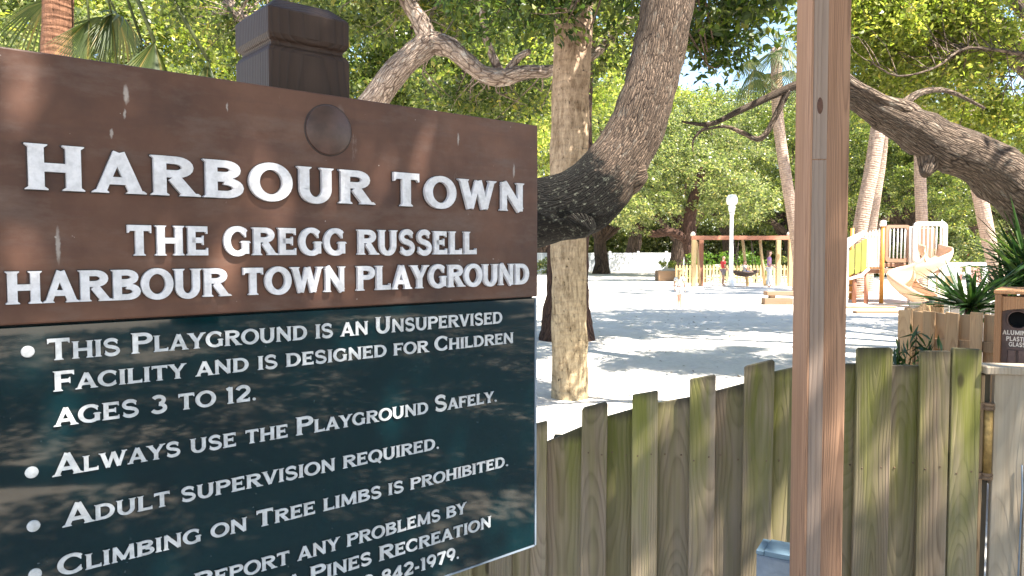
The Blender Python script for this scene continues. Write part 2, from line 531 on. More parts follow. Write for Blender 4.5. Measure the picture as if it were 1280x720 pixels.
def sign_green():
    m, nt, b = new_mat('sign_green_panel')
    v, _ = coords(nt, False)
    n1 = noise(nt, v, 2.2, 5, .6)
    col = ramp(nt, n1, [(.3, (.001, .009, .012)), (.7, (.001, .021, .025))])
    col = mix(nt, ramp(nt, noise(nt, v, 120, 2, .5), [(.75, 0.0), (.78, .25)]), col, (.25, .27, .27))
    setc(nt, b, col, ramp(nt, noise(nt, v, 9, 5, .6), [(.3, .015), (.75, .045)]), .5)
    b.inputs['IOR'].default_value = 1.62
    bump(nt, b, noise(nt, v, 5.0, 3, .5), .012, .02)
    return m
M['sign_green'] = sign_green()
def paint_white(name, c, var=.12):
    m, nt, b = new_mat(name)
    v, _ = coords(nt, False)
    n1 = noise(nt, v, 60, 5, .65)
    col = mix(nt, ramp(nt, n1, [(.35, 1.0), (.6, 0.0)]), c, tuple(x * (1 - var * 2) for x in c))
    col = mix(nt, ramp(nt, noise(nt, v, 13, 5, .65), [(.5, 0.0), (.75, .5)]), col, tuple(x * y for x, y in zip(c, (.72, .68, .64))))
    setc(nt, b, col, .5, .4)
    bump(nt, b, n1, .15, .002)
    return m
M['letter_white'] = paint_white('sign_white_paint', (.74, .72, .74))
M['letter_grey'] = paint_white('sign_grey_white_paint', (.60, .61, .62), .15)
M['letter_edge'] = plain('letter_edge_dark', (.05, .035, .03), .6, .3, 30)
M['post_dark'] = wood_mat('dark_stained_post_wood', (.022, .012, .008), (.046, .026, .018), grain=.6, weather=(.07, .045, .034), weather_amt=.25, rough=.6, knots=False)
M['redwood'] = wood_mat('red_grained_wood', (.060, .022, .011), (.42, .235, .14), grain=1.0, ring=34, weather=(.31, .205, .15), weather_amt=.25, rough=.75, knots=False, heart=.05)
M['greywood'] = wood_mat('pale_greyed_wood', (.19, .125, .09), (.34, .25, .195), grain=.8, ring=14, weather=(.36, .295, .25), weather_amt=.4, rough=.75, heart=.06, knots=False)
M['gatewood'] = wood_mat('algae_stained_gate_wood', (.10, .064, .040), (.33, .245, .165), algae=(.145, .155, .018), algae_amt=.85, fade=(.55, 1.0), grain=.9, weather=(.34, .285, .225), weather_amt=.45, rough=.85, ring=17)
M['capwood'] = wood_mat('pale_weathered_wood', (.29, .195, .125), (.52, .405, .29), algae=(.28, .28, .10), algae_amt=.12, weather=(.53, .47, .40), weather_amt=.6, ring=14)
M['knotwood'] = plain('dark_knot_wood', (.10, .045, .028), .7, .5, 60)
M['planterwood'] = wood_mat('tan_fence_wood', (.25, .125, .055), (.50, .32, .17), weather=(.50, .38, .24), weather_amt=.4, ring=14)
M['oldgrey'] = wood_mat('old_grey_fence_wood', (.10, .085, .075), (.20, .18, .16), weather=(.22, .2, .19), weather_amt=.5)
M['timber'] = wood_mat('brown_timber', (.17, .095, .055), (.36, .23, .14), weather=(.33, .25, .2), weather_amt=.4, axis='x')
M['swingwood'] = wood_mat('red_brown_swing_timber', (.24, .085, .05), (.42, .19, .12), weather=(.4, .22, .15), weather_amt=.3)
M['yellowwood'] = wood_mat('yellow_tan_timber', (.38, .24, .10), (.60, .43, .22), weather=(.6, .5, .32), weather_amt=.3)
M['brass'] = plain('tarnished_brass', (.38, .25, .09), .55, .5, 40, metal=.55, bumpv=.2)
M['rust'] = plain('rusty_iron', (.20, .13, .08), .7, .5, 60, metal=.3, bumpv=.3)
M['slate'] = plain('slate_blue_paint', (.13, .20, .255), .5, .2, 12, bumpv=.1)
M['slate_side'] = plain('grey_blue_side_paint', (.20, .24, .29), .55, .2, 12, bumpv=.1)
M['tan_plastic'] = plain('tan_plastic', (.58, .38, .25), .4, .12, 4)
M['cream_plastic'] = plain('cream_plastic', (.74, .66, .58), .4, .1, 4)
M['brown_plastic'] = plain('brown_plastic', (.30, .17, .11), .45, .15, 5)
M['orange_metal'] = plain('orange_painted_metal', (.55, .24, .05), .45, .2, 8)
M['olive_plastic'] = plain('olive_plastic', (.30, .30, .06), .5, .15, 5)
M['white'] = plain('white_painted_metal', (.80, .80, .80), .5, .1, 6)
M['fence_white'] = plain('white_fence_boards', (.74, .76, .80), .6, .15, 3)
M['bin_brown'] = plain('brown_bin_plastic', (.105, .062, .050), .5, .3, 20, bumpv=.15)
M['bin_tan'] = wood_mat('orange_tan_bin_frame', (.27, .125, .055), (.42, .22, .11), axis='z')
M['black'] = plain('black_hole_liner', (.006, .006, .006), .8, .1, 4)
M['cream_letter'] = plain('cream_lettering', (.72, .62, .52), .6, .2, 60)
M['red_sign'] = plain('red_sign_enamel', (.50, .02, .03), .45, .1, 5)
M['steel'] = plain('galvanised_steel', (.45, .46, .46), .45, .2, 12, metal=.7)
M['glass_lamp'] = plain('milky_lamp_glass', (.82, .81, .77), .3, .05, 5)
M['pink_slat'] = plain('pink_slat_paint', (.62, .33, .27), .6, .2, 12)
M['bark_oak'] = bark_mat('live_oak_bark', (.022, .014, .010), (.32, .225, .16), (.37, .34, .28), su=24, sv=8, stain=(at(700, 262, 5.35), .60))
M['bark_limb'] = bark_mat('pale_oak_limb_bark', (.09, .06, .045), (.58, .45, .36), (.62, .57, .5), su=14, sv=6, strength=.7, lich_amt=.6)
M['bark_right'] = bark_mat('grey_oak_limb_bark', (.028, .019, .014), (.31, .228, .17), (.36, .33, .27), su=16, sv=6, strength=1.0)
M['bark_far'] = bark_mat('far_oak_bark', (.03, .022, .018), (.17, .115, .085), None, su=6, sv=2, dist=.06)
M['bark_dark'] = bark_mat('reddish_dark_bark', (.03, .017, .013), (.17, .092, .066), None, su=10, sv=2.2, dist=.05)
M['palm_near'] = palm_mat('tan_palm_bark', (.12, .08, .042), (.52, .41, .26), .12, ((.15, .09, .06), (.50, .36, .26)))
M['palm_far'] = palm_mat('pale_palm_bark', (.20, .13, .10), (.48, .36, .28), .5)
M['palm_red'] = palm_mat('red_brown_palm_bark', (.075, .036, .022), (.22, .11, .065), .4)
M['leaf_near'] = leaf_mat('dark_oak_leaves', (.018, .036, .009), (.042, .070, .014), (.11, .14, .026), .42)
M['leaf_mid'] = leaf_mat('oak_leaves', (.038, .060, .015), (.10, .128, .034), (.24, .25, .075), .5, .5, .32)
M['leaf_sun'] = leaf_mat('sunlit_oak_leaves', (.085, .115, .026), (.205, .235, .05), (.38, .37, .11), .56, .5, .32)  # sunlit look put into a lighter, yellower leaf colour
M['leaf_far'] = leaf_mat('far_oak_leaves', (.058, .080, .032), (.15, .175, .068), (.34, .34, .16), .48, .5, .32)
M['leaf_hedge'] = leaf_mat('bright_hedge_leaves', (.04, .09, .015), (.08, .15, .02), (.13, .2, .03), .4)
M['leaf_sword'] = leaf_mat('sword_leaves', (.014, .040, .012), (.026, .065, .018), (.065, .11, .025), .2, .5, .35)
M['leaf_frond'] = leaf_mat('palm_frond_leaves', (.040, .060, .018), (.07, .09, .03), (.13, .13, .05), .35, .4)
M['litter'] = leaf_mat('dry_fallen_leaves', (.10, .06, .035), (.17, .11, .06), (.24, .17, .09), .1)
M['skin'] = plain('skin', (.55, .32, .23), .5, .1, 8)
M['hair_brown'] = plain('brown_hair', (.07, .04, .022), .6, .3, 30)
M['hair_fair'] = plain('fair_hair', (.40, .27, .13), .6, .3, 30)
M['eye'] = plain('dark_eye', (.02, .015, .012), .3, .1, 5)
M['cloth_white'] = plain('white_cloth', (.78, .76, .74), .8, .1, 14)
M['cloth_red'] = plain('red_cloth', (.55, .04, .05), .8, .15, 14)
M['cloth_grey'] = plain('grey_cloth', (.28, .24, .27), .8, .15, 14)
M['cloth_lilac'] = plain('lilac_cloth', (.46, .24, .44), .8, .15, 14)
M['cloth_blue'] = plain('blue_cloth', (.14, .24, .60), .8, .15, 14)
M['rope'] = plain('dark_rope', (.10, .07, .05), .8, .3, 40)

# ------------------------------------------------------------------ ground
g = MB()
g.add([(-400, -400, 0), (400, -400, 0), (400, 400, 0), (-400, 400, 0)], [(0, 1, 2, 3)])
tag(g.build('ground', M['sand']), 'pale sandy playground ground under dappled shade', None, None, 'structure')
p = MB().box(-14, 45, -40, 2.5, -.05, .004)  # added unseen ground sheet, coloured for the reflection in the green panel
pm, pnt, pb = new_mat('path')
pv = N(pnt, 'ShaderNodeTexCoord').outputs['Object']
pc = mix(pnt, noise(pnt, pv, 9, 6, .65), (.40, .33, .27), (.62, .54, .46))
setc(pnt, pb, mix(pnt, ramp(pnt, noise(pnt, pv, 90, 3, .6), [(.55, 0.0), (.68, .5)]), pc, (.16, .11, .08)), .95, .1)
bump(pnt, pb, noise(pnt, pv, 60, 4, .6), .5, .02)
tag(p.build('path', pm), 'added pale tan ground sheet for reflections on the near side of the gate', None, None, 'structure')
nl = 900
PX = np.column_stack([RNG.uniform(-7, 14, nl), RNG.uniform(4.5, 22, nl), RNG.uniform(.006, .018, nl)])
lm = leaves_mesh('fallen_leaves', PX, np.column_stack([RNG.normal(size=(nl, 2)), RNG.normal(size=nl) * .1]),
                 np.column_stack([RNG.normal(size=(nl, 2)) * .25, np.ones(nl)]), RNG.uniform(.04, .09, nl), RNG.uniform(.018, .035, nl))
tag(link('fallen_leaves', lm, M['litter']), 'dry brown leaves scattered over the shaded sand', 'leaves', None, 'stuff')

# ------------------------------------------------------------------ letters (stroke-built, wide lettering with tiny serifs)
def arc(cx, cy, rx, ry, a0, a1, n=14):
    return [(cx + rx * math.cos(math.radians(a0 + (a1 - a0) * i / n)), cy + ry * math.sin(math.radians(a0 + (a1 - a0) * i / n))) for i in range(n + 1)]
T, H_ = .205, .160     # heavy / light stroke in cap heights
S_ = .062              # serif reach
def glyph(ch):
    """-> (advance, list of strokes); stroke = (points, width, serif_start, serif_end); serif direction 'h','v',None"""
    h = T / 2
    q = H_ / 2
    if ch == 'I': return .36, [([(.18, 0), (.18, 1)], T, 'h', 'h')]
    if ch == 'H': return 1.02, [([(.18, 0), (.18, 1)], T, 'h', 'h'), ([(.84, 0), (.84, 1)], T, 'h', 'h'), ([(.18, .5), (.84, .5)], H_, None, None)]
    if ch == 'L': return .80, [([(.18, 0), (.18, 1)], T, 'h', 'h'), ([(.11, q), (.76, q)], H_, None, 'v+')]
    if ch == 'T': return .90, [([(.45, 0), (.45, 1 - .01)], T, 'h', None), ([(.06, 1 - q), (.84, 1 - q)], H_, 'v-', 'v-')]
    if ch == 'E': return .84, [([(.18, 0), (.18, 1)], T, 'h', 'h'), ([(.11, q), (.78, q)], H_, None, 'v+'), ([(.11, 1 - q), (.76, 1 - q)], H_, None, 'v-'), ([(.18, .52), (.62, .52)], H_, None, 'v')]
    if ch == 'F': return .80, [([(.18, 0), (.18, 1)], T, 'h', 'h'), ([(.11, 1 - q), (.76, 1 - q)], H_, None, 'v-'), ([(.18, .5), (.62, .5)], H_, None, 'v')]
    if ch == 'N': return 1.04, [([(.17, 0), (.17, 1)], H_ + .02, 'h', None), ([(.87, 0), (.87, 1)], H_ + .02, None, 'h'), ([(.15, .97), (.89, .03)], T, None, None)]
    if ch == 'M': return 1.22, [([(.17, 0), (.19, 1)], H_ + .01, 'h', None), ([(1.05, 0), (1.03, 1)], T, 'h', None), ([(.19, .96), (.61, .1)], T, None, None), ([(.61, .1), (1.03, .96)], H_, None, None)]
    if ch == 'A': return 1.0, [([(.13, 0), (.50, .99)], H_ + .01, 'h', None), ([(.50, .97), (.87, 0)], T, None, 'h'), ([(.26, .30), (.74, .30)], H_ - .01, None, None)]
    if ch == 'V': return .98, [([(.13, 1), (.49, .02)], T, 'h', None), ([(.49, .02), (.85, 1)], H_ + .01, None, 'h')]
    if ch == 'W': return 1.40, [([(.13, 1), (.42, .03)], T, 'h', None), ([(.42, .03), (.70, .97)], H_, None, None), ([(.70, .97), (.98, .03)], T, None, None), ([(.98, .03), (1.27, 1)], H_, None, 'h')]
    if ch == 'Y': return .94, [([(.47, 0), (.47, .45)], T, 'h', None), ([(.12, 1), (.47, .43)], T, 'h', None), ([(.47, .43), (.82, 1)], H_, None, 'h')]
    if ch == 'O': return 1.08, [(arc(.54, .5, .44, .44, 0, 360, 30), (T, H_), None, None)]
    if ch == 'Q': return 1.08, [(arc(.54, .5, .44, .44, 0, 360, 30), (T, H_), None, None), ([(.55, .25), (.93, -.13)], H_, None, None)]
    if ch == 'C': return .98, [(arc(.54, .5, .43, .44, 42, 318, 24), (T, H_), 'v', 'v')]
    if ch == 'G': return 1.04, [(arc(.54, .5, .43, .44, 42, 318, 24), (T, H_), 'v', None), ([(.86, .05), (.86, .44)], T, None, 'h')]
    if ch == 'D': return 1.02, [([(.18, 0), (.18, 1)], T, 'h-', 'h-'), ([(.1, 1 - q), (.46, 1 - q)] + arc(.46, .5, .42, .5 - q, 86, -86, 16) + [(.1, q)], (T, H_), None, None)]
    if ch == 'P': return .90, [([(.18, 0), (.18, 1)], T, 'h', 'h-'), ([(.1, 1 - q), (.52, 1 - q)] + arc(.52, .72, .27, .28 - q, 86, -86, 12) + [(.18, .44 + q)], (T, H_), None, None)]
    if ch == 'R': return .98, [([(.18, 0), (.18, 1)], T, 'h', 'h-'), ([(.1, 1 - q), (.52, 1 - q)] + arc(.52, .73, .28, .27 - q, 86, -86, 12) + [(.18, .46 + q)], (T, H_), None, None), ([(.48, .48), (.86, 0)], T, None, 'h')]
    if ch == 'B': return .94, [([(.18, 0), (.18, 1)], T, 'h-', 'h-'), ([(.1, 1 - q), (.50, 1 - q)] + arc(.50, .75, .26, .25 - q, 86, -86, 12) + [(.18, .50 + q)], (T, H_), None, None),
                               ([(.18, .53), (.52, .53)] + arc(.52, .27, .31, .27 - q, 86, -86, 12) + [(.1, q)], (T, H_), None, None)]
    if ch == 'U': return 1.0, [([(.17, 1), (.17, .36)] + arc(.49, .38, .32, .33, 180, 360, 16) + [(.81, 1)], (T, H_), 'h', 'h')]
    if ch == 'S': return .86, [(arc(.43, .735, .29, .21, 25, 270, 16) + arc(.43, .275, .32, .22, 90, -155, 16)[1:], (H_ + .01, H_ + .04), 'v', 'v')]
    if ch == '1': return .50, [([(.28, 0), (.28, 1)], T, 'h', None), ([(.08, .86), (.28, .96)], H_, None, None)]
    if ch == '2': return .84, [(arc(.42, .70, .30, .25, 165, -30, 14) + [(.12, q)], H_ + .04, None, None), ([(.08, q), (.76, q)], H_, None, 'v+')]
    if ch == '3': return .82, [(arc(.40, .74, .26, .21, 150, -80, 14), H_ + .03, None, None), (arc(.40, .28, .31, .23, 85, -155, 14), H_ + .03, None, None)]
    if ch == '4': return .86, [([(.58, 0), (.58, 1)], T, 'h', None), ([(.58, .96), (.08, .30)], H_, None, None), ([(.06, .28), (.80, .28)], H_, None, None)]
    if ch == '7': return .80, [([(.08, 1 - q), (.74, 1 - q)], H_, 'v-', None), ([(.70, .97), (.30, 0)], T, None, None)]
    if ch == '8': return .84, [(arc(.42, .74, .25, .21, 0, 360, 20), H_ + .02, None, None), (arc(.42, .27, .31, .22, 0, 360, 20), H_ + .02, None, None)]
    if ch == '9': return .84, [(arc(.42, .67, .29, .28, 0, 360, 20), H_ + .03, None, None), ([(.71, .68), (.64, .34), (.42, .04)], H_ + .03, None, None)]
    if ch == '-': return .50, [([(.08, .40), (.42, .40)], H_ + .02, None, None)]
    if ch == '.': return .34, [('dot', (.17, .09), .095)]
    if ch == '/': return .6, [([(.05, -.05), (.5, 1.05)], H_, None, None)]
    return .5, []

def layout(text, cap, small, track):
    """text uses UPPER for large capitals and lower for small capitals."""
    x, out = 0.0, []
    for ch in text:
        if ch == ' ':
            x += .50 * small
            continue
        s = cap if (ch.isupper() or not ch.isalpha()) else small
        if ch in '.-': s = small
        adv, st = glyph(ch.upper())
        out.append((x, s, st))
        x += adv * s + track * cap
    return out, x - track * cap

def letters_mesh(name, text, x0, x1, z0, cap, small, y_front, depth, track=.06, grow=0.0):
    """Raised lettering facing local -y; strokes get tiny depth steps so no two faces share a plane."""
    lay, w = layout(text, cap, small, track)
    k = (x1 - x0) / w
    mb = MB()
    cnt = 0
    def quadstrip(L, R, yf):
        n = len(L)
        vs = [(p[0], yf, p[1]) for p in L] + [(p[0], yf, p[1]) for p in R] + [(p[0], y_front + depth, p[1]) for p in L] + [(p[0], y_front + depth, p[1]) for p in R]
        fs = []
        for i in range(n - 1):
            fs.append((i, n + i, n + i + 1, i + 1))                     # front
            fs.append((i + 1, 2 * n + i + 1, 2 * n + i, i))              # left side
            fs.append((n + i, 3 * n + i, 3 * n + i + 1, n + i + 1))
        fs.append((0, 2 * n, 3 * n, n)); fs.append((n - 1, 2 * n - 1, 4 * n - 1, 3 * n - 1))
        mb.add(vs, fs)
    for (lx, s, strokes) in lay:
        ox = x0 + lx * k
        fx = lambda p: (ox + p[0] * s * k, z0 + p[1] * s)
        for st in strokes:
            cnt += 1
            yf = y_front - (cnt % 7) * depth * .03
            if st[0] == 'dot':
                c, r = st[1], st[2] + grow
                pts = [fx((c[0] + r * math.cos(a), c[1] + r * math.sin(a))) for a in [2 * PI * i / 14 for i in range(14)]]
                vs = [(p[0], yf, p[1]) for p in pts] + [(p[0], y_front + depth, p[1]) for p in pts]
                mb.add(vs, [tuple(range(14))] + [(i, i + 14, (i + 1) % 14 + 14, (i + 1) % 14) for i in range(14)])
                continue
            pts, wd, sa, sb = st
            P = [Vector((p[0], p[1])) for p in pts]
            n = len(P)
            closed = n > 4 and (P[0] - P[-1]).length < 1e-4
            Lp, Rp = [], []
            for i in range(n):
                if closed:
                    t = (P[(i + 1) % (n - 1)] - P[(i - 1) % (n - 1)]).normalized()
                else:
                    t = (P[min(i + 1, n - 1)] - P[max(i - 1, 0)]).normalized()
                nn = Vector((-t.y, t.x))
                ww = wd if not isinstance(wd, tuple) else wd[1] + (wd[0] - wd[1]) * abs(t.y) ** 1.5
                ww = ww + 2 * grow
                p = P[i]
                if not closed and grow and i in (0, n - 1):
                    p = p + t * (grow if i else -grow)
                Lp.append(p + nn * ww / 2); Rp.append(p - nn * ww / 2)
            # flat horizontal / vertical terminals for diagonal strokes with h serifs
            for end, sv in ((0, sa), (n - 1, sb)):
                if sv and sv[0] == 'h':
                    zz = P[end].y
                    t = (P[1] - P[0]).normalized() if end == 0 else (P[-1] - P[-2]).normalized()
                    if abs(t.y) > .3:
                        for Q in (Lp, Rp):
                            Q[end] = Q[end] + t * ((zz - Q[end].y) / t.y) * (1 if abs(t.x) > .02 else 0)
            quadstrip([fx(p) for p in Lp], [fx(p) for p in Rp], yf)
            # tiny wedge serifs
            for end, sv in ((0, sa), (n - 1, sb)):
                if not sv: continue
                cnt += 1
                ys = y_front - (cnt % 7) * depth * .03 - depth * .015
                p = P[end]
                a, bq = Lp[end], Rp[end]
                t = .048 + grow
                if sv[0] == 'h':
                    lo, hi = min(a.x, bq.x), max(a.x, bq.x)
                    sgn = 1 if p.y < .5 else -1
                    l = lo - S_ * (0 if sv == 'h+' else 1)
                    r = hi + S_ * (0 if sv == 'h-' else 1)
                    z1 = p.y - grow * sgn
                    q1 = [(l, z1), (l, z1 + sgn * t * .5), (lo, z1 + sgn * t * 1.5), (hi, z1 + sgn * t * 1.5), (r, z1 + sgn * t * .5), (r, z1)]
                else:
                    lo, hi = min(a.y, bq.y), max(a.y, bq.y)
                    out = 1 if p.x > .4 else -1
                    bt = lo - S_ * 1.1 * (0 if sv == 'v+' else 1)
                    tp = hi + S_ * 1.1 * (0 if sv == 'v-' else 1)
                    xo = p.x + out * (.02 + grow)
                    q1 = [(xo, bt), (xo - out * t * .6, bt), (xo - out * t * 1.6, lo), (xo - out * t * 1.6, hi), (xo - out * t * .6, tp), (xo, tp)]
                vs = [(fx(u)[0], ys, fx(u)[1]) for u in q1] + [(fx(u)[0], y_front + depth, fx(u)[1]) for u in q1]
                m6 = 6
                mb.add(vs, [tuple(range(6))] + [(i, i + m6, (i + 1) % m6 + m6, (i + 1) % m6) for i in range(6)])
    me = mb.mesh(name)
    bm = bmesh.new(); bm.from_mesh(me)
    bmesh.ops.recalc_face_normals(bm, faces=bm.faces)
    bm.to_mesh(me); bm.free()
    return me

# ------------------------------------------------------------------ the sign
P0 = at(672, 370, 1.9)
r_ = ray(1729, 312)
U = Vector((r_.x, r_.y, 0)).normalized()
SIGN_YAW = math.atan2(U.y, U.x)
HALF = .577
sc_ = P0 - U * HALF
sign = empty('playground_sign', (sc_.x, sc_.y, 0), SIGN_YAW, 'brown and dark green wooden playground sign with raised white rules lettering', 'sign')
TH = .032
mb = MB().prism([(-HALF, 1.482), (HALF, 1.482), (HALF, 1.9155), (-HALF, 1.9155)], 0, TH)
mb.build('header_board', M['sign_brown'], sign, bevel=.003, segs=2)
mb = MB().prism([(-HALF, .836), (HALF - .006, .836), (HALF - .006, 1.4785), (-HALF, 1.4785)], .004, TH)
mb.build('rules_board', M['sign_green'], sign, bevel=.0015)
fr = MB()
fr.box(HALF - .006, HALF - .001, .002, TH, .834, 1.4785); fr.box(-HALF, HALF - .0065, .003, TH, .8315, .8355)
fr.build('board_edging', M['slate_side'], sign)
MB().box(-HALF + .002, HALF - .008, .012, TH - .002, 1.4788, 1.4816).build('gap_filler', M['black'], sign)  # black strip added so no bright background shows through the gap
mb = MB()
for zz in (.95, 1.36, 1.55, 1.84):
    mb.box(-HALF + .05, HALF - .12, TH, TH + .018, zz - .03, zz + .03)
mb.build('back_batten', M['post_dark'], sign, bevel=.003)
# post with a V groove near its top, standing behind the boards
pw, py0 = .089, TH + .0185
pst = MB()
def sq_section(half, z, ch=.0):
    cx, cy = -.012, py0 + .089
    return [(cx - half, cy - half, z), (cx + half, cy - half, z), (cx + half, cy + half, z), (cx - half, cy + half, z)]
rows = [(pw, 0), (pw, 2.000), (pw - .004, 2.010), (pw - .010, 2.013), (pw - .010, 2.021), (pw - .004, 2.025), (pw, 2.035), (pw, 2.085), (pw - .03, 2.112)]
vs = [p for hf, z in rows for p in sq_section(hf, z)]
fs = [(i * 4 + k, i * 4 + (k + 1) % 4, (i + 1) * 4 + (k + 1) % 4, (i + 1) * 4 + k) for i in range(len(rows) - 1) for k in range(4)]
fs += [(3, 2, 1, 0), tuple(range(4 * (len(rows) - 1), 4 * len(rows)))]
pst.add(vs, fs)
pst.build('post', M['post_dark'], sign, bevel=.002)
# round plug
pl = MB()
pl.lathe([(.0, .006), (.044, .006), (.049, .003), (.051, 0), (.0, 0)][::-1][1:] if False else [(.050, -.002), (.050, .0035), (.0480, .0050), (.0005, .0050)], 40, Matrix.Translation((.0, .0, 1.8435)) @ Matrix.Rotation(PI / 2, 4, 'X'))
plug = pl.build('round_plug', M['plug_brown'], sign)
pl = MB(); pl.lathe([(.0525, -.002), (.0525, .0005), (.0502, .0006)], 40, Matrix.Translation((.0, .0, 1.8435)) @ Matrix.Rotation(PI / 2, 4, 'X'))
pl.build('plug_joint', M['letter_edge'], plug)
def line(txt, s0, s1, z, cap, small, raised=True, track=.06, what=''):
    """one part per word; widths keep the proportions of the whole line"""
    global T, H_
    T, H_ = (.275, .190) if raised else (.225, .165)
    x0, x1 = s0 + HALF, s1 + HALF
    _, W = layout(txt, cap, small, track)
    k = (x1 - x0) / W
    pos = 0.0
    for wd in txt.split(' '):
        _, w = layout(wd, cap, small, track)
        xa, xb = x0 + pos * k, x0 + (pos + w) * k
        pos += w + track * cap + .50 * small
        if raised:
            o = link('word', letters_mesh('word', wd, xa, xb, z, cap, small, -.009, .0095, track), M['letter_white'], sign)
            ed = letters_mesh('word_edge', wd, xa, xb, z, cap, small, -.0015, .0025, track, grow=.026)  # dark plate grown round the letters as outline and shadow
            link('word_edge', ed, M['letter_edge'], o)
        else:
            o = link('word', letters_mesh('word', wd, xa, xb, z, cap, small, .0005, .0045, track), M['letter_grey'], sign)
            ed = letters_mesh('word_edge', wd, xa, xb, z, cap, small, .0027, .0025, track, grow=.02)  # same dark outline and shadow behind the small letters
            link('word_edge', ed, M['black'], o)
        o['label'] = ('raised white lettering reading ' if raised else 'small grey white lettering reading ') + wd.upper()
line('Harbour Town', -1.100, -.054, 1.6965, .0725, .0690, True, .19, 'HARBOUR TOWN')
line('THE GREGG RUSSELL', -.958, -.204, 1.591, .0525, .0525, True, .12, 'THE GREGG RUSSELL')
line('HARBOUR TOWN PLAYGROUND', -1.131, -.037, 1.5155, .0515, .0515, True, .08, 'HARBOUR TOWN PLAYGROUND')
line('This Playground is an Unsupervised', -1.079, -.116, 1.421, .0355, .0287, False, .035, 'THIS PLAYGROUND IS AN UNSUPERVISED')
line('Facility and is designed for Children', -1.071, -.081, 1.3695, .0330, .0265, False, .035, 'FACILITY AND IS DESIGNED FOR CHILDREN')
line('ages 3 to 12.', -1.071, -.733, 1.3115, .0310, .0295, False, .035, 'AGES 3 TO 12.')
line('Always use the Playground Safely.', -1.075, -.133, 1.229, .0365, .0265, False, .035, 'ALWAYS USE THE PLAYGROUND SAFELY.')
line('Adult supervision required.', -1.063, -.3055, 1.142, .0375, .0265, False, .035, 'ADULT SUPERVISION REQUIRED.')
line('Climbing on Tree limbs is prohibited.', -1.073, -.0967, 1.0615, .0330, .0262, False, .035, 'CLIMBING ON TREE LIMBS IS PROHIBITED.')
line('Report any problems by', -.857, -.2297, .9725, .0320, .0270, False, .035, 'REPORT ANY PROBLEMS BY')
line('Sea Pines Recreation', -.745, -.1526, .920, .0330, .0275, False, .035, 'SEA PINES RECREATION')
line('at 843-842-1979.', -.640, -.2499, .8675, .0290, .0270, False, .035, 'AT 843-842-1979.')
for zb in (1.438, 1.242, 1.154, 1.074, .985):
    b_ = MB()
    b_.lathe([(.0095, -.001), (.0095, .0020), (.008, .0026), (.0004, .0027)], 20, Matrix.Translation((-1.104 + HALF, .004, zb)) @ Matrix.Rotation(PI / 2, 4, 'X'))
    b_.build('bullet', M['letter_grey'], sign)

# ------------------------------------------------------------------ tall laminated post
PY = 2.05
K = PY / 1.7
pxl = at(1011, 313, PY).x
post = empty('wooden_post', (pxl + .0448 * K + .008, PY + .0445 * K, 0), 0, 'tall laminated wooden post with reddish grain standing before the picket gate', 'post')
ztop = 3.7
zj = at(1022, 200, PY).z
HD = .0445 * K
for x0, x1, z0, z1, mt in ((-.0448, -.0395, 0, ztop, 'redwood'), (-.0390, -.0065, 0, zj, 'greywood'), (-.0390, -.0065, zj + .003, ztop, 'greywood'), (-.0059, .0448, 0, ztop, 'redwood')):
    x0, x1 = x0 * K, x1 * K
    xc = (x0 + x1) / 2
    MB().box(x0 - xc, x1 - xc, -HD, HD, z0, z1).build('lamination', M[mt], post, loc=(xc, 0, 0), bevel=.004 if x1 > 0 else .0010, segs=2)
MB().box(-.042 * K, .03 * K, -HD + .0015, HD - .0015, .01, ztop - .01).build('glue_core', M['redwood'], post)
kn = MB()
kz = at(1022, 132, PY).z
kn.lathe([(.0150, -.004), (.013, .0004), (.006, .0008), (.0004, .0008)], 18, Matrix.Translation((-.0235 * K, -HD, kz)) @ Matrix.Rotation(PI / 2, 4, 'X') @ Matrix.Diagonal((.62, 1.7, 1, 1)))
kn.build('knot', M['knotwood'], post)
post.rotation_euler.y = -.0055

# ------------------------------------------------------------------ slate-blue pedestal behind the post
pedestal = empty('utility_pedestal', (.8575, 2.36, 0), math.radians(-30), 'low slate blue utility pedestal half hidden behind the tall post', 'utility pedestal')
MB().box(-.054, .054, -.054, .054, 0, .626).build('body', M['slate_side'], pedestal, bevel=.004, segs=2)
MB().box(-.055, -.031, -.055, .055, .6265, .641).build('lid', M['slate'], pedestal, bevel=.002)
MB().box(-.0295, .055, -.055, .055, .6265, .644).build('lid', M['slate'], pedestal, bevel=.002)

# ------------------------------------------------------------------ picket gate
GA, GB = at(676, 313, 2.75), at(1230, 313, 2.5)
GU = Vector((GB.x - GA.x, GB.y - GA.y, 0)).normalized()
GN = Vector((GU.y, -GU.x, 0))
gate = empty('picket_gate', (GA.x, GA.y, 0), math.atan2(GU.y, GU.x), 'algae stained wooden picket gate with sagging curved top below the sign', 'gate')
def gx(px, off=0.0):
    """px column -> local x on the gate plane (pushed back by off)."""
    P = GA - GN * off
    q = on_plane(px, 500, P, GN)
    return (q - GA).dot(GU)
def gz(px, y, off=0.0):
    return on_plane(px, y, GA - GN * off, GN).z
front = [(556, 590, 640, 634), (610, 640, 590, 580), (664, 684, 531, 527), (727, 760, 510, 503), (790, 823, 494, 489), (862, 895, 474, 469), (930, 968, 458, 450),
         (1008, 1045, 444, 441), (1070, 1115, 435, 435), (1149, 1187, 439, 439), (1188.5, 1226, 435, 437)]
rear = [(520, 560, 700, 690), (586, 616, 655, 645), (637, 668, 600, 585), (678, 729, 554, 534), (757, 793, 521, 512), (820, 865, 504, 497), (892, 934, 489, 480), (964, 1012, 465, 456), (1040, 1073, 455, 455), (1112, 1152, 457, 457)]
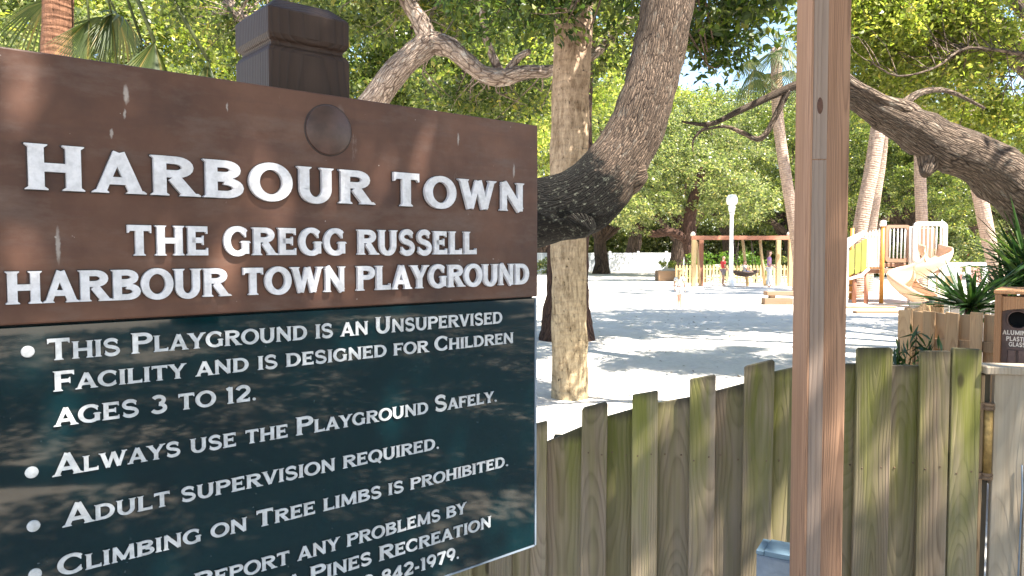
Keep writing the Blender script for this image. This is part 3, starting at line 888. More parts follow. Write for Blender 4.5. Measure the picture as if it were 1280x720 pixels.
for rows_, off, nm in ((front, 0.0, 'picket'), (rear, .030, 'picket')):
    for i, (a, bq, ya, yb) in enumerate(rows_):
        xa, xb = gx(a, off) + .0012, gx(bq, off) - .0012
        xc = (xa + xb) / 2
        za, zb = gz(a, ya, off), gz(bq, yb, off)
        lean = random.uniform(-.006, .006)
        c = random.uniform(.003, .009)
        poly = [(xa - xc + lean, .09), (xb - xc + lean, .09), (xb - xc, zb - c), (xb - xc - c, zb), (xa - xc + c, za), (xa - xc, za - c)]
        pkt = MB().prism(poly, off + random.uniform(-.002, .002), off + .021)
        pkt_ = pkt.build(nm, M['gatewood'], gate, loc=(xc, 0, 0), bevel=.0022, segs=2)
        pkt_['top_height'] = (za + zb) / 2
        for zz in ((.24, .85) if za > .95 else (.24,)):
            for sx in (-1, 1):
                nl_ = MB(); nl_.lathe([(.0032, -.003), (.0030, .0006), (.0004, .0009)], 8, Matrix.Translation((sx * (xb - xa) * random.uniform(.22, .32), off - .002, zz + random.uniform(-.012, .012))) @ Matrix.Rotation(PI / 2, 4, 'X'))
                nl_.build('nail', M['rust'], pkt_)
for zz, xl in ((.25, 530), (.85, 690)):
    MB().box(gx(xl), gx(1222), .0525, .09, zz - .045, zz + .045).build('rail', M['gatewood'], gate, bevel=.003)
# hinge post piece + hinge barrel (part of the gate's stile)
hx0, hx1 = gx(1228), gx(1233)
MB().box(hx0 + .001, hx1, .012, .05, .1, gz(1230, 470)).build('stile', M['planterwood'], gate, bevel=.002)
hz0, hz1 = gz(1237, 597), gz(1237, 507)
hxc = gx(1237)
hg = MB(); hg.lathe([(.0135, hz0 + .012), (.0135, hz1 - .012)], 18, Matrix.Translation((hxc, .004, 0)))
hinge = hg.build('hinge', M['brass'], gate)
for zc in (hz0 + .004, hz1 - .004):
    k = MB(); k.lathe([(.015, zc - .012), (.0185, zc - .008), (.0185, zc - .001), (.0155, zc), (.0155, zc + .003), (.0185, zc + .004), (.0185, zc + .009), (.015, zc + .012)], 18, Matrix.Translation((hxc, .004, 0)))
    k.box(hxc - .028, hxc - .012, .0, .008, zc - .011, zc + .011)
    k.build('hinge_collar', M['rust'], hinge)

# fence end to the right of the hinge
fx0 = gx(1243)
fo = GA + GU * fx0
fend = empty('fence_end', (fo.x, fo.y, 0), math.atan2(GU.y, GU.x), 'pale weathered board fence with a flat cap rail right of the hinge', 'fence')
zc0 = gz(1255, 468)
for i in range(6):
    w = .098
    MB().box(-w / 2, w / 2, .0, .022, .08, zc0).build('board', M['capwood'], fend, loc=(.0 + w / 2 + i * (w + .004), 0, 0), bevel=.002)
MB().box(-.036, .66, -.018, .085, zc0 + .001, gz(1255, 458)).build('cap_rail', M['capwood'], fend, bevel=.003)
MB().box(-.032, .0, .03, .08, 0, zc0 - .002).build('hinge_post', M['gatewood'], fend, bevel=.003)
MB().box(.0, .62, .0235, .06, .8, .89).build('rail', M['capwood'], fend, bevel=.002)
wire = MB()
wx = gx(1278) - fx0
wire.tube([(wx, -.012, .45), (wx + .003, -.013, .8), (wx, -.012, .88)], [.003] * 3, 8)
tag(wire.build('conduit', M['slate_side'], None, (fo.x, fo.y, 0), (0, 0, math.atan2(GU.y, GU.x))), 'thin blue green conduit running up the pale fence boards', 'conduit')

# ------------------------------------------------------------------ planter fence behind the gate
PA, PB = at(1125, 313, 5.3), at(1252, 313, 4.9)
PUv = Vector((PB.x - PA.x, PB.y - PA.y, 0)).normalized()
PNv = Vector((PUv.y, -PUv.x, 0))
pf = empty('planter_fence', (PA.x, PA.y, 0), math.atan2(PUv.y, PUv.x), 'sunlit tan board fence enclosing the spiky plants', 'fence')
plen = (PB - PA).length + 1.2
zt = on_plane(1190, 390, PA, PNv).z
x = 0.0
i = 0
while x < plen - .09:
    w = random.uniform(.072, .084)
    off = 0.0 if i % 2 == 0 else .062
    dz = random.uniform(-.012, .006) - (0 if i % 2 == 0 else .01)
    ln = random.uniform(-.006, .006)
    MB().prism([(-w / 2, .05), (w / 2, .05), (w / 2 + ln, zt + dz), (-w / 2 + ln, zt + dz + random.uniform(-.008, .008))], off, off + .02).build('picket', M['planterwood'], pf, loc=(x + w / 2, 0, 0), bevel=.002)
    x += w * .93
    i += 1
for zz in (.3, .95):
    MB().box(0, plen - .05, .0215, .0605, zz - .035, zz + .035).build('rail', M['planterwood'], pf)
sidef = MB()
for k in range(9):
    sidef.box(-.02, .0, .08 + k * .16, .08 + k * .16 + .13, .05, zt - random.uniform(.0, .03))
sidef.build('side_panel', M['planterwood'], pf)

# old grey fence beyond
GP = at(1160, 313, 8.6)
gf = empty('grey_fence', (GP.x, GP.y, 0), -.12, 'low weathered grey board fence below the slide', 'fence')
for k in range(10):
    zt2 = at(1160, 377, 8.6).z + random.uniform(-.03, .03)
    MB().box(-.07, .07, 0, .02, 0.02, zt2).build('picket', M['oldgrey'], gf, loc=(-.12 + k * .15, 0, 0), bevel=.004)
MB().box(-.19, 1.3, .0215, .06, .5, .58).build('rail', M['oldgrey'], gf)
MB().box(.02, .11, -.10, -.01, 0, at(1160, 371, 8.5).z).build('post', M['oldgrey'], gf, bevel=.004)

# ------------------------------------------------------------------ recycling bin
BY = 4.35
B0 = at(1246, 313, BY)
px_m = BY / FPX
bw = .62
zT = at(1246, 367, BY).z
binr = empty('recycling_bin', (B0.x, B0.y, 0), math.radians(-37), 'brown recycling bin with round hole in an orange tan wooden frame', 'recycling bin')
MB().box(0, .034, -.02, .5, 0, zT).build('corner_post', M['bin_tan'], binr, bevel=.004)
MB().box(bw - .034, bw, -.02, .5, 0, zT).build('corner_post', M['bin_tan'], binr, bevel=.004)
# arched header board
hz = zT - .015
zh0 = at(1265, 386, BY).z
arcp = [(.0345 + (bw - .069) * t, zh0 + .028 * math.sin(PI * t) ** .6 - .012) for t in [k / 18 for k in range(19)]]
MB().prism(arcp + [(bw - .0345, hz), (.0345, hz)], -.006, .02).build('header', M['bin_tan'], binr)
MB().box(-.006, bw + .006, -.026, .506, zT + .001, zT + .022).build('lid', M['bin_tan'], binr, bevel=.004)
hole_x, hole_z = (1270 - 1246) * px_m, at(1270, 399, BY).z
# door with a true round opening
bm = MB()
ring_o, ring_i = [], []
seg = 32
R = 10.4 * px_m
zd0, zd1 = .06, hz - .02
xd0, xd1 = .036, bw - .036
for k in range(seg):
    a = 2 * PI * (k + .5) / seg
    ca, sa = math.cos(a), math.sin(a)
    ts = []
    if ca > 1e-6: ts.append((xd1 - hole_x) / ca)
    if ca < -1e-6: ts.append((xd0 - hole_x) / ca)
    if sa > 1e-6: ts.append((zd1 - hole_z) / sa)
    if sa < -1e-6: ts.append((zd0 - hole_z) / sa)
    t = min(ts)
    ring_o.append((hole_x + ca * t, hole_z + sa * t)); ring_i.append((hole_x + ca * R, hole_z + sa * R))
vs = [(x_, .022, z_) for x_, z_ in ring_i] + [(x_, .022, z_) for x_, z_ in ring_o] + [(x_, .10, z_) for x_, z_ in ring_i]
fs = []
for k in range(seg):
    k2 = (k + 1) % seg
    fs.append((k, seg + k, seg + k2, k2)); fs.append((k, k2, 2 * seg + k2, 2 * seg + k))
bm.add(vs, fs)
corners = [(xd0, zd0), (xd1, zd0), (xd1, zd1), (xd0, zd1)]
for cx_, cz_ in corners:      # corner fillers
    best = sorted(range(seg), key=lambda k: (ring_o[k][0] - cx_) ** 2 + (ring_o[k][1] - cz_) ** 2)[:2]
    bm.add([(ring_o[best[0]][0], .022, ring_o[best[0]][1]), (cx_, .022, cz_), (ring_o[best[1]][0], .022, ring_o[best[1]][1])], [(0, 1, 2)])
door = bm.build('door', M['bin_brown'], binr)
MB().box(xd0, xd1, .1005, .48, zd0, zd1).build('liner', M['black'], binr)
rim = MB()
rim.tube([(hole_x + (R + .004) * math.cos(2 * PI * k / 24), .02, hole_z + (R + .004) * math.sin(2 * PI * k / 24)) for k in range(25)], [.005] * 25, 6, cap=False)
rim.build('hole_rim', M['bin_brown'], door)
for txt, xa, xb, yy in (('ALUMINUM CANS', 1254.5, 1309, 417.5), ('PLASTIC', 1258.5, 1281.5, 425.2), ('GLASS', 1261.5, 1278.5, 432)):
    lx0, lx1 = (xa - 1246) * px_m, (xb - 1246) * px_m
    me = letters_mesh('lettering', txt, lx0, lx1, at(1265, yy, BY).z, 5.4 * px_m, 5.4 * px_m, .019, .004, .06)
    o = link('lettering', me, M['cream_letter'], binr)
zl = at(1265, 436, BY).z
for k in range(9):
    MB().box(.068 + k * .051, .068 + k * .051 + .040, .010, .0215, .12, zl).build('slat', M['bin_brown'], binr, bevel=.004)
MB().box(.062, .066 + 9 * .051 + .01, .014, .0215, zl + .0015, zl + .014).build('slat_trim', M['bin_brown'], binr)

# ------------------------------------------------------------------ spiky plants
def sword_plant(name, loc, n, L, W, seed, label, group=None, up=.35, emax=85):
    rng = random.Random(seed)
    root = empty(name, loc, 0, label, 'plant', group)
    mb = MB()
    for i in range(n):
        a = rng.uniform(0, 2 * PI)
        el = math.radians(rng.uniform(8, emax) if rng.random() < .8 else rng.uniform(-15, 15))
        l = L * rng.uniform(.7, 1.15)
        w = W * rng.uniform(.7, 1.2)
        d = Vector((math.cos(a) * math.cos(el), math.sin(a) * math.cos(el), math.sin(el)))
        side = Vector((-math.sin(a), math.cos(a), 0))
        nn = side.cross(d)
        base = Vector((rng.uniform(-.05, .05), rng.uniform(-.05, .05), rng.uniform(.0, .5) * up))
        dr = rng.uniform(.03, .2) * l
        rowsv = []
        for t, ww in ((0, .55), (.25, .9), (.55, 1.0), (.8, .6), (1.0, .04)):
            p = base + d * l * t - Vector((0, 0, dr * t * t))
            fold = nn * w * .22 * ww
            rowsv += [p - side * w * .5 * ww + fold, p, p + side * w * .5 * ww + fold]
        fs = []
        for r in range(4):
            o = r * 3
            fs += [(o, o + 1, o + 4, o + 3), (o + 1, o + 2, o + 5, o + 4)]
        mb.add(rowsv, fs, True)
    mb.build('leaves', M['leaf_sword'], root)
    st = MB().tube([(0, 0, -loc[2]), (0.02, 0, -loc[2] * .4), (0, 0, up * .5)], [.07, .06, .05], 10, lump=.2, lscale=8, sub=3)
    st.build('stem', M['bark_far'], root)
    return root
p1 = at(1214, 388, 6.1)
sword_plant('yucca', p1, 110, .58, .032, 3, 'lower dark green yucca with sword leaves just above the tan fence', 'yuccas', .12, 48)
p2 = at(1284, 366, 6.4)
sword_plant('yucca', p2, 150, .66, .034, 5, 'taller yucca with dense sword leaves behind the recycling bin', 'yuccas', .6)
p3 = at(1262, 384, 6.6)
sword_plant('yucca', p3, 70, .45, .034, 8, 'short yucca of dark sword leaves between its two larger neighbours', 'yuccas')
# bamboo-like shrub in front of the planter
rngv = np.random.default_rng(11)
sh = empty('leafy_shrub', at(1140, 313, 4.9).to_tuple()[:2] + (0,), 0, 'thin shrub with narrow drooping leaves before the tan fence', 'shrub')
cp, stm = [], MB()
for k in range(7):
    tip = Vector((rngv.uniform(-.10, .12), rngv.uniform(-.06, .06), rngv.uniform(.85, 1.12)))
    b0 = Vector((rngv.uniform(-.03, .03), 0, 0))
    stm.tube([b0, (b0 + tip) * .5 + Vector((.01, .02, .02)), tip], [.006, .005, .002], 6, sub=3)
    for q in range(9):
        cp.append(b0.lerp(tip, .55 + .45 * q / 8))
stm.build('stems', M['bark_far'], sh)
cp = np.array([tuple(p) for p in cp])
link('leaves', clusters_to_leaves('leaves', cp, rngv, 4, .06, .13, .020, 1.0, .9), M['leaf_sword'], sh)

# ------------------------------------------------------------------ trees
def tree(name, label, group, trunk_mb, bark, crown_me, leafm, cat='tree'):
    root = empty(name, (0, 0, 0), 0, label, cat, group)
    trunk_mb.build('trunk', bark, root)
    if crown_me is not None:
        link('crown', crown_me, leafm, root)
    return root

def twigs(mb, anchors, pts, rng, r0=.014, sag=.15, seg=5):
    """thin branches from the nearest anchor point to each cluster centre"""
    A0 = [Vector(a) for a in anchors]
    A = list(A0)
    for i in range(len(A0) - 1):
        if (A0[i + 1] - A0[i]).length < 2.2:
            A += [A0[i].lerp(A0[i + 1], t) for t in (.2, .4, .6, .8)]
    A = np.array([tuple(a) for a in A])
    for p in pts:
        d = np.linalg.norm(A - p, axis=1) * rng.uniform(.75, 1.3, len(A))
        a = Vector(A[int(np.argmin(d))]); p = Vector(p)
        L = (p - a).length
        j = lambda s: Vector(rng.normal(size=3)) * L * s
        m1 = a.lerp(p, .35) + j(.07) + Vector((0, 0, L * .05)); m2 = a.lerp(p, .7) + j(.08)
        r = r0 * (0.6 + .25 * L)
        mb.tube([a, m1, m2, p], [r, r * .75, r * .5, r * .2], seg, cap=False, sub=2)

# --- leaning live oak behind the sign
rng = np.random.default_rng(21)
base = Vector((-1.7, 6.3, 0))
tb = MB()
main = [base - Vector((0, 0, .2)), base + Vector((.1, -.05, .5)), Vector((-1.05, 5.9, 1.15)), at(610, 285, 5.7), at(672, 266, 5.5), at(712, 258, 5.4), at(748, 233, 5.4), at(784, 185, 5.45), at(803, 140, 5.5), at(818, 90, 5.6), at(834, 5, 5.7), at(850, -90, 5.9), Vector((1.9, 6.4, 5.6)), Vector((2.6, 7.0, 7.0))]
mr = [.52, .42, .34, .28, .245, .25, .235, .205, .195, .195, .195, .19, .15, .08]
tb.tube(main, mr, 40, lump=.10, lscale=3.5, sub=8)
tb.tube([at(708, 262, 5.35), at(728, 280, 5.28), at(738, 291, 5.25)], [.15, .125, .05], 20, lump=.22, lscale=9, sub=4)     # knob
tb.tube([at(775, 215, 5.42), at(790, 216, 5.38), at(808, 212, 5.36)], [.19, .16, .06], 18, lump=.12, lscale=7, sub=4)
an = [main[-4], main[-3], main[-2], main[-1]]
limbs = [[main[-3], Vector((2.5, 5.5, 6.0)), Vector((3.2, 4.6, 6.6))], [main[-4], Vector((.4, 5.5, 5.2)), Vector((-1.2, 5.2, 6.0)), Vector((-2.6, 5.4, 6.6))], [main[-3], Vector((2.2, 7.3, 5.9)), Vector((2.7, 8.2, 5.6))],
         [main[-2], Vector((1.6, 8.0, 7.4)), Vector((.2, 9.2, 7.8))]]
for l in limbs:
    tb.tube(l, [.10, .075, .05, .03][:len(l)], 14, lump=.1, lscale=4, sub=5)
    an += l[1:]
    an += [l[i].lerp(l[i + 1], .5) for i in range(len(l) - 1)]
nearP = crown_points([(at(905, -25, 6.8), (.75, .9, .55), 40), (at(800, -40, 7.2), (.8, .9, .4), 12), (at(960, -70, 6.6), (.6, .8, .5), 22), (at(645, -20, 7.2), (.8, .8, .45), 26), (at(890, 40, 7.3), (.35, .6, .35), 18)], rng, .2)
upP = crown_points([((-1.6, 5.4, 6.4), (1.7, 1.4, .6), 45), ((.6, 8.6, 7.4), (2.0, 1.5, .8), 40), ((3.6, 7.9, 7.4), (.9, 1.0, .6), 10)], rng, .2)
twigs(tb, an, np.concatenate([nearP, upP[::3]]), rng)
big_oak = tree('live_oak', 'massive leaning live oak limb with a blackened knob right behind the sign', 'live oaks around the playground', tb, M['bark_oak'], None, None)
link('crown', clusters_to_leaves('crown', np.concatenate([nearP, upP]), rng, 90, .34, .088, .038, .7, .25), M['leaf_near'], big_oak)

# --- pale forked limb above the sign (another oak, further back)
rng = np.random.default_rng(22)
YB = 9.0
tb = MB()
main = [Vector((-3.3, 9.2, -.2)), Vector((-2.9, 9.1, 1.2)), at(420, 200, YB), at(468, 126, YB), at(500, 84, YB), at(538, 52, YB)]
tb.tube(main, [.36, .27, .21, .165, .155, .15], 22, lump=.10, lscale=4, sub=6)
up_l = [at(536, 54, YB), at(525, 26, YB), at(509, 0, YB - .05), at(488, -60, YB - .2), at(470, -160, YB - .4)]
tb.tube(up_l, [.13, .105, .095, .085, .05], 18, lump=.1, lscale=5, sub=5)
rt_l = [at(534, 53, YB), at(560, 58, YB), at(580, 74, YB), at(603, 92, YB + .05), at(628, 97, YB + .1), at(655, 90, YB + .1), at(690, 88, YB + .2), at(740, 70, YB + .5), at(790, 20, YB + .8)]
tb.tube(rt_l, [.14, .125, .10, .10, .11, .085, .07, .06, .04], 18, lump=.14, lscale=6, sub=5)
tb.tube([at(626, 93, YB + .1), at(614, 66, YB + .1), at(606, 40, YB), at(602, -5, YB - .1), at(598, -80, YB - .2)], [.06, .05, .045, .042, .03], 12, lump=.1, lscale=6, sub=4)
tb.tube([at(632, 92, YB + .1), at(648, 72, YB + .1), at(662, 64, YB)], [.055, .045, .03], 12, lump=.2, lscale=8, sub=4)
tb.tube([at(440, 160, YB), at(380, 90, YB + .3), at(300, 20, YB + .7), at(240, -60, YB + 1)], [.14, .11, .08, .05], 14, lump=.1, lscale=4, sub=5)
an = main[3:] + up_l + rt_l + [at(606, 20, YB), at(300, 20, YB + .7), at(380, 90, YB + .3)]
cl = crown_points([(at(470, -30, 9.3), (1.5, 1.1, .8), 46), (at(600, -20, 9.6), (1.2, 1.0, .6), 40), (at(620, 130, 10.4), (.9, .8, .35), 26), (at(330, 20, 10.0), (1.4, 1.0, .8), 40), (at(760, 40, 10.0), (1.0, .9, .7), 40)], rng, .2)
up2 = crown_points([((-2.5, 9.3, 7.0), (3.0, 2.0, 1.0), 70), ((.6, 10, 7.2), (2.0, 1.6, .9), 40)], rng, .2)
twigs(tb, an, cl, rng, .012)
oakB = tree('live_oak', 'live oak with a pale forked limb showing above the sign', 'live oaks around the playground', tb, M['bark_limb'], None, None)
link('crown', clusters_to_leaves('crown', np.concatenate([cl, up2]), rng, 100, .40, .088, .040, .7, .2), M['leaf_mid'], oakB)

# --- oak on the right with a heavy limb across the picture
rng = np.random.default_rng(23)
YR = 6.6
tb = MB()
main = [Vector((6.6, 6.2, -.2)), Vector((6.3, 6.3, 1.0)), at(1400, 345, YR), at(1330, 280, YR), at(1278, 240, YR), at(1225, 202, YR), at(1180, 182, YR), at(1150, 166, YR), at(1118, 148, YR), at(1090, 134, YR), at(1064, 118, YR), at(1030, 108, YR), at(998, 106, YR), at(962, 121, YR), at(925, 138, YR), at(888, 155, YR), at(852, 152, YR)]
mr = [.55, .46, .37, .29, .255, .205, .195, .185, .15, .13, .115, .08, .038, .032, .028, .021, .008]
tb.tube(main, mr, 26, lump=.15, lscale=4.5, sub=6)
tb.tube([at(1165, 190, YR), at(1160, 208, YR - .05), at(1156, 219, YR - .1)], [.12, .075, .035], 14, lump=.2, lscale=9, sub=4)
tb.tube([at(1150, 152, YR), at(1128, 136, YR - .08), at(1095, 122, YR - .1), at(1064, 104, YR - .08), at(1030, 66, YR), at(1000, 10, YR + .1)], [.10, .075, .055, .055, .04, .03], 16, lump=.22, lscale=7, sub=5)
tb.tube([at(985, 112, YR), at(972, 140, YR + .05), at(952, 173, YR + .1), at(928, 166, YR + .15), at(905, 158, YR + .2), at(870, 165, YR + .2)], [.032, .027, .025, .020, .014, .005], 10, lump=.15, lscale=9, sub=4)
tb.tube([at(888, 155, YR), at(868, 172, YR), at(866, 190, YR)], [.016, .011, .004], 8, sub=4)
tb.tube([at(1120, 138, YR), at(1150, 116, YR + .2), at(1186, 114, YR + .5), at(1230, 135, YR + 1)], [.05, .03, .022, .014], 12, lump=.15, lscale=7, sub=4)
tb.tube([at(1085, 75, 7.6), at(1122, 95, 7.7), at(1170, 84, 7.8), at(1210, 60, 7.9), at(1290, 70, 7.9)], [.006, .010, .012, .015, .022], 9, lump=.1, lscale=7, sub=4)
tb.tube([Vector((6.3, 6.3, 1.0)), Vector((6.2, 6.6, 2.6)), Vector((5.8, 7.4, 4.4)), Vector((4.8, 8.8, 5.8)), Vector((3.4, 10.5, 6.4))], [.42, .32, .25, .17, .08], 20, lump=.12, lscale=4, sub=6)
tb.tube([Vector((6.2, 6.6, 2.6)), Vector((6.8, 5.0, 4.4)), Vector((6.6, 2.8, 6.0)), Vector((5.0, .6, 6.6))], [.3, .24, .17, .08], 18, lump=.12, lscale=4, sub=6)
an = [at(1150, 152, YR), at(1095, 120, YR - .12), at(1062, 95, YR), at(1000, 10, YR), at(1120, 138, YR), at(1186, 114, YR + .5), at(1230, 135, YR + 1), at(1290, 70, 7.9), at(1210, 60, 7.9), at(1170, 84, 7.8), at(1122, 95, 7.7), at(1085, 75, 7.6), Vector((5.8, 7.4, 4.4)), Vector((4.8, 8.8, 5.8)), at(1230, 135, YR + 1), at(1225, 202, YR), at(1150, 166, YR), at(1210, 60, 7.9)]
cl = crown_points([(at(1110, 40, 9.0), (.75, 1.2, .6), 70), (at(1168, 60, 9.2), (.75, 1.2, .7), 74), (at(1250, 160, 9.4), (.6, 1.0, .45), 40), (at(1140, 115, 9.0), (.8, .9, .22), 30), (at(1080, 5, 8.6), (.6, 1.0, .5), 30), (at(1160, -10, 8.8), (.6, .9, .35), 26)], rng, .15)
up3 = crown_points([((3.6, 9.8, 6.8), (1.7, 1.6, .8), 65), ((5.6, 12.4, 7.2), (2.2, 2.0, 1.0), 90), ((6.2, 2.4, 6.8), (2.0, 2.2, .9), 70)], rng, .2)
twigs(tb, an, cl[::3], rng, .006)
oakR = tree('live_oak', 'live oak reaching a heavy crooked grey limb across behind the tall post', 'live oaks around the playground', tb, M['bark_right'], None, None)
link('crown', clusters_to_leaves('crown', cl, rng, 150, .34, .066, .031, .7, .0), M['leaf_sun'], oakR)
link('crown', clusters_to_leaves('crown', up3, rng, 80, .42, .13, .06, .7, .0), M['leaf_mid'], oakR)

# --- oak behind the photographer: its crown shades the sign, the gate and the post
rng = np.random.default_rng(24)
tb = MB()
tb.tube([Vector((4.6, -5.2, -.2)), Vector((4.5, -5.0, 1.5)), Vector((4.2, -4.4, 3.2)), Vector((3.2, -3.4, 4.8)), Vector((1.8, -2.2, 5.6))], [.5, .4, .34, .22, .08], 20, lump=.12, lscale=3, sub=6)
tb.tube([Vector((4.2, -4.4, 3.2)), Vector((5.4, -3.2, 4.8)), Vector((6.6, -1.6, 5.8))], [.28, .18, .07], 16, lump=.12, lscale=3, sub=6)
tb.tube([Vector((4.2, -4.4, 3.2)), Vector((3.2, -5.6, 5.0)), Vector((1.2, -6.2, 5.8))], [.28, .18, .07], 16, lump=.12, lscale=3, sub=6)
cover = crown_points([((2.1, -.7, 6.3), (1.7, 1.6, .7), 62), ((2.9, -2.4, 6.2), (2.5, 2.2, .8), 80), ((8.6, -3.0, 6.6), (2.8, 2.2, .8), 230), ((8.4, -6.8, 6.6), (3.0, 2.2, .8), 220), ((5.5, -8.5, 6.8), (3.0, 2.0, .9), 130), ((5.6, -2.0, 6.4), (2.6, 2.4, .9), 170), ((2.0, -6.0, 6.4), (3.0, 2.4, .9), 80), ((4.4, .6, 6.6), (2.0, 1.6, .7), 42), ((1.6, .6, 6.4), (1.6, 1.4, .6), 45), ((-1.6, -2.6, 6.4), (2.4, 2.4, .8), 60)], rng, .1)
oakC = tree('live_oak', 'spreading live oak behind the viewpoint shading the sign and gate', 'live oaks around the playground', tb, M['bark_right'], None, None)
link('crown', clusters_to_leaves('crown', cover, rng, 95, .42, .12, .06, .6, .0), M['leaf_mid'], oakC)

# --- oaks whose crowns shade the middle of the sand, trunks out of frame at right
def broad_oak(x, y, blobs, label, seed, leafm, bark, per=70, rc=.5, L=.16, W=.08, hgt=6.0, lean=(0, 0), tr=.4, tw=0):
    rng = np.random.default_rng(seed)
    tb = MB()
    b = Vector((x, y, -.2))
    f = Vector((x + lean[0] * .4, y + lean[1] * .4, hgt * .38))
    tb.tube([b, b + Vector((0, 0, .6)), (b + f) / 2 + Vector((.1, 0, 0)), f], [tr * 1.5, tr * 1.1, tr * .95, tr * .8], 14, lump=.12, lscale=2, sub=4)
    an = []
    for c, r, n in blobs:
        c = Vector(c)
        mid = f.lerp(c, .5) + Vector((rng.normal() * .3, rng.normal() * .3, .5))
        tb.tube([f - Vector((0, 0, .3)), f.lerp(mid, .5) + Vector((rng.normal() * .2, 0, .1)), mid, c], [tr * .55, tr * .45, tr * .3, tr * .1], 10, lump=.12, lscale=2, sub=4)
        an += [mid, c, mid.lerp(c, .5)]
    P = crown_points(blobs, rng, .35)
    if tw:
        twigs(tb, an, P[::tw], rng, .02, seg=4)
    o = tree('live_oak', label, 'live oaks around the playground', tb, bark, None, None)
    link('crown', clusters_to_leaves('crown', P, rng, per, rc, L, W, .65), leafm, o)
    return o
broad_oak(13.5, -7.5, [((12.5, -5.0, 7.0), (3.0, 2.4, .9), 270), ((12.5, -1.2, 7.2), (2.6, 2.4, .9), 190), ((16.0, -8.0, 7.4), (3.2, 3.0, .9), 310), ((17.0, -3.5, 7.4), (3.0, 2.6, .9), 290), ((12.0, -10.5, 7.0), (3.4, 2.4, .9), 130)],
          'live oak to the right behind the viewpoint over the added ground sheet', 33, M['leaf_mid'], M['bark_right'], 90, .46, .12, .06)
broad_oak(24, -13, [((21.5, -10.0, 7.6), (3.6, 3.0, 1), 420), ((22.5, -5.5, 7.6), (3.2, 2.8, 1), 360), ((27, -13, 8), (3.6, 3.4, 1.1), 330), ((28, -8, 8), (3.6, 3.2, 1.1), 290), ((33, -15, 8), (4, 3.6, 1.1), 190)],
          'live oak farther right behind the viewpoint over the added ground sheet', 34, M['leaf_mid'], M['bark_right'], 90, .55, .15, .075)
broad_oak(9.5, 10.5, [((4.0, 11.6, 7.1), (2.4, 1.9, .8), 105), ((7.4, 13.2, 7.6), (3.0, 2.4, .9), 150), ((11.0, 13.4, 7.4), (2.8, 2.6, 1.0), 100), ((8.6, 15.6, 8.0), (2.8, 1.6, .8), 80)],
          'live oak beyond the right edge shading the sand', 31, M['leaf_mid'], M['bark_right'], 70, .5, .16, .08)
broad_oak(13.5, 15.5, [(at(1130, -40, 15), (2.2, 1.8, 1.2), 60), (at(1165, 30, 15), (1.5, 2.0, 1.5), 62), ((9.5, 14.5, 8.2), (3.0, 2.2, .9), 60), ((6.0, 16.5, 9.0), (2.6, 2.0, .8), 40)],
          'yellow green live oak rising behind the heavy limb at right', 32, M['leaf_sun'], M['bark_right'], 130, .48, .095, .045, 7.0, tw=4)

# --- big background oaks: three crown meshes shared by many trees
def oak_proto(seed, Hc, R, L, W, nb, nc, per, rc):
    rng = np.random.default_rng(seed)
    blobs = []
    for k in range(nb):
        a = 2 * PI * k / nb + rng.normal() * .25
        rr = R * rng.uniform(.35, .68)
        blobs.append(((rr * math.cos(a), rr * math.sin(a), Hc * rng.uniform(.35, .72)), (R * rng.uniform(.34, .5), R * rng.uniform(.34, .5), Hc * rng.uniform(.14, .22)), nc))
    for k in range(4):
        blobs.append(((rng.normal() * R * .2, rng.normal() * R * .2, Hc * rng.uniform(.7, .86)), (R * .42, R * .42, Hc * .15), nc))
    tb = MB()
    tr = Hc * .035
    f = Vector((rng.normal() * .2, rng.normal() * .2, Hc * .2))
    tb.tube([(0, 0, -.2), (0, 0, .5), f * .6, f], [tr * 1.6, tr * 1.1, tr, tr * .85], 12, lump=.12, lscale=2, sub=4)
    for c, r, n in blobs:
        c = Vector(c)
        mid = f.lerp(c, .5) + Vector((rng.normal() * .3, rng.normal() * .3, Hc * .02))
        tb.tube([f - Vector((0, 0, .3)), f.lerp(mid, .5) + Vector((rng.normal() * .3, rng.normal() * .3, .1)), mid, c], [tr * .55, tr * .45, tr * .32, tr * .1], 8, lump=.12, lscale=2, sub=4)
    P = crown_points(blobs, rng, .55)
    return tb.mesh('trunk'), clusters_to_leaves('crown', P, rng, per, rc, L, W, .6)

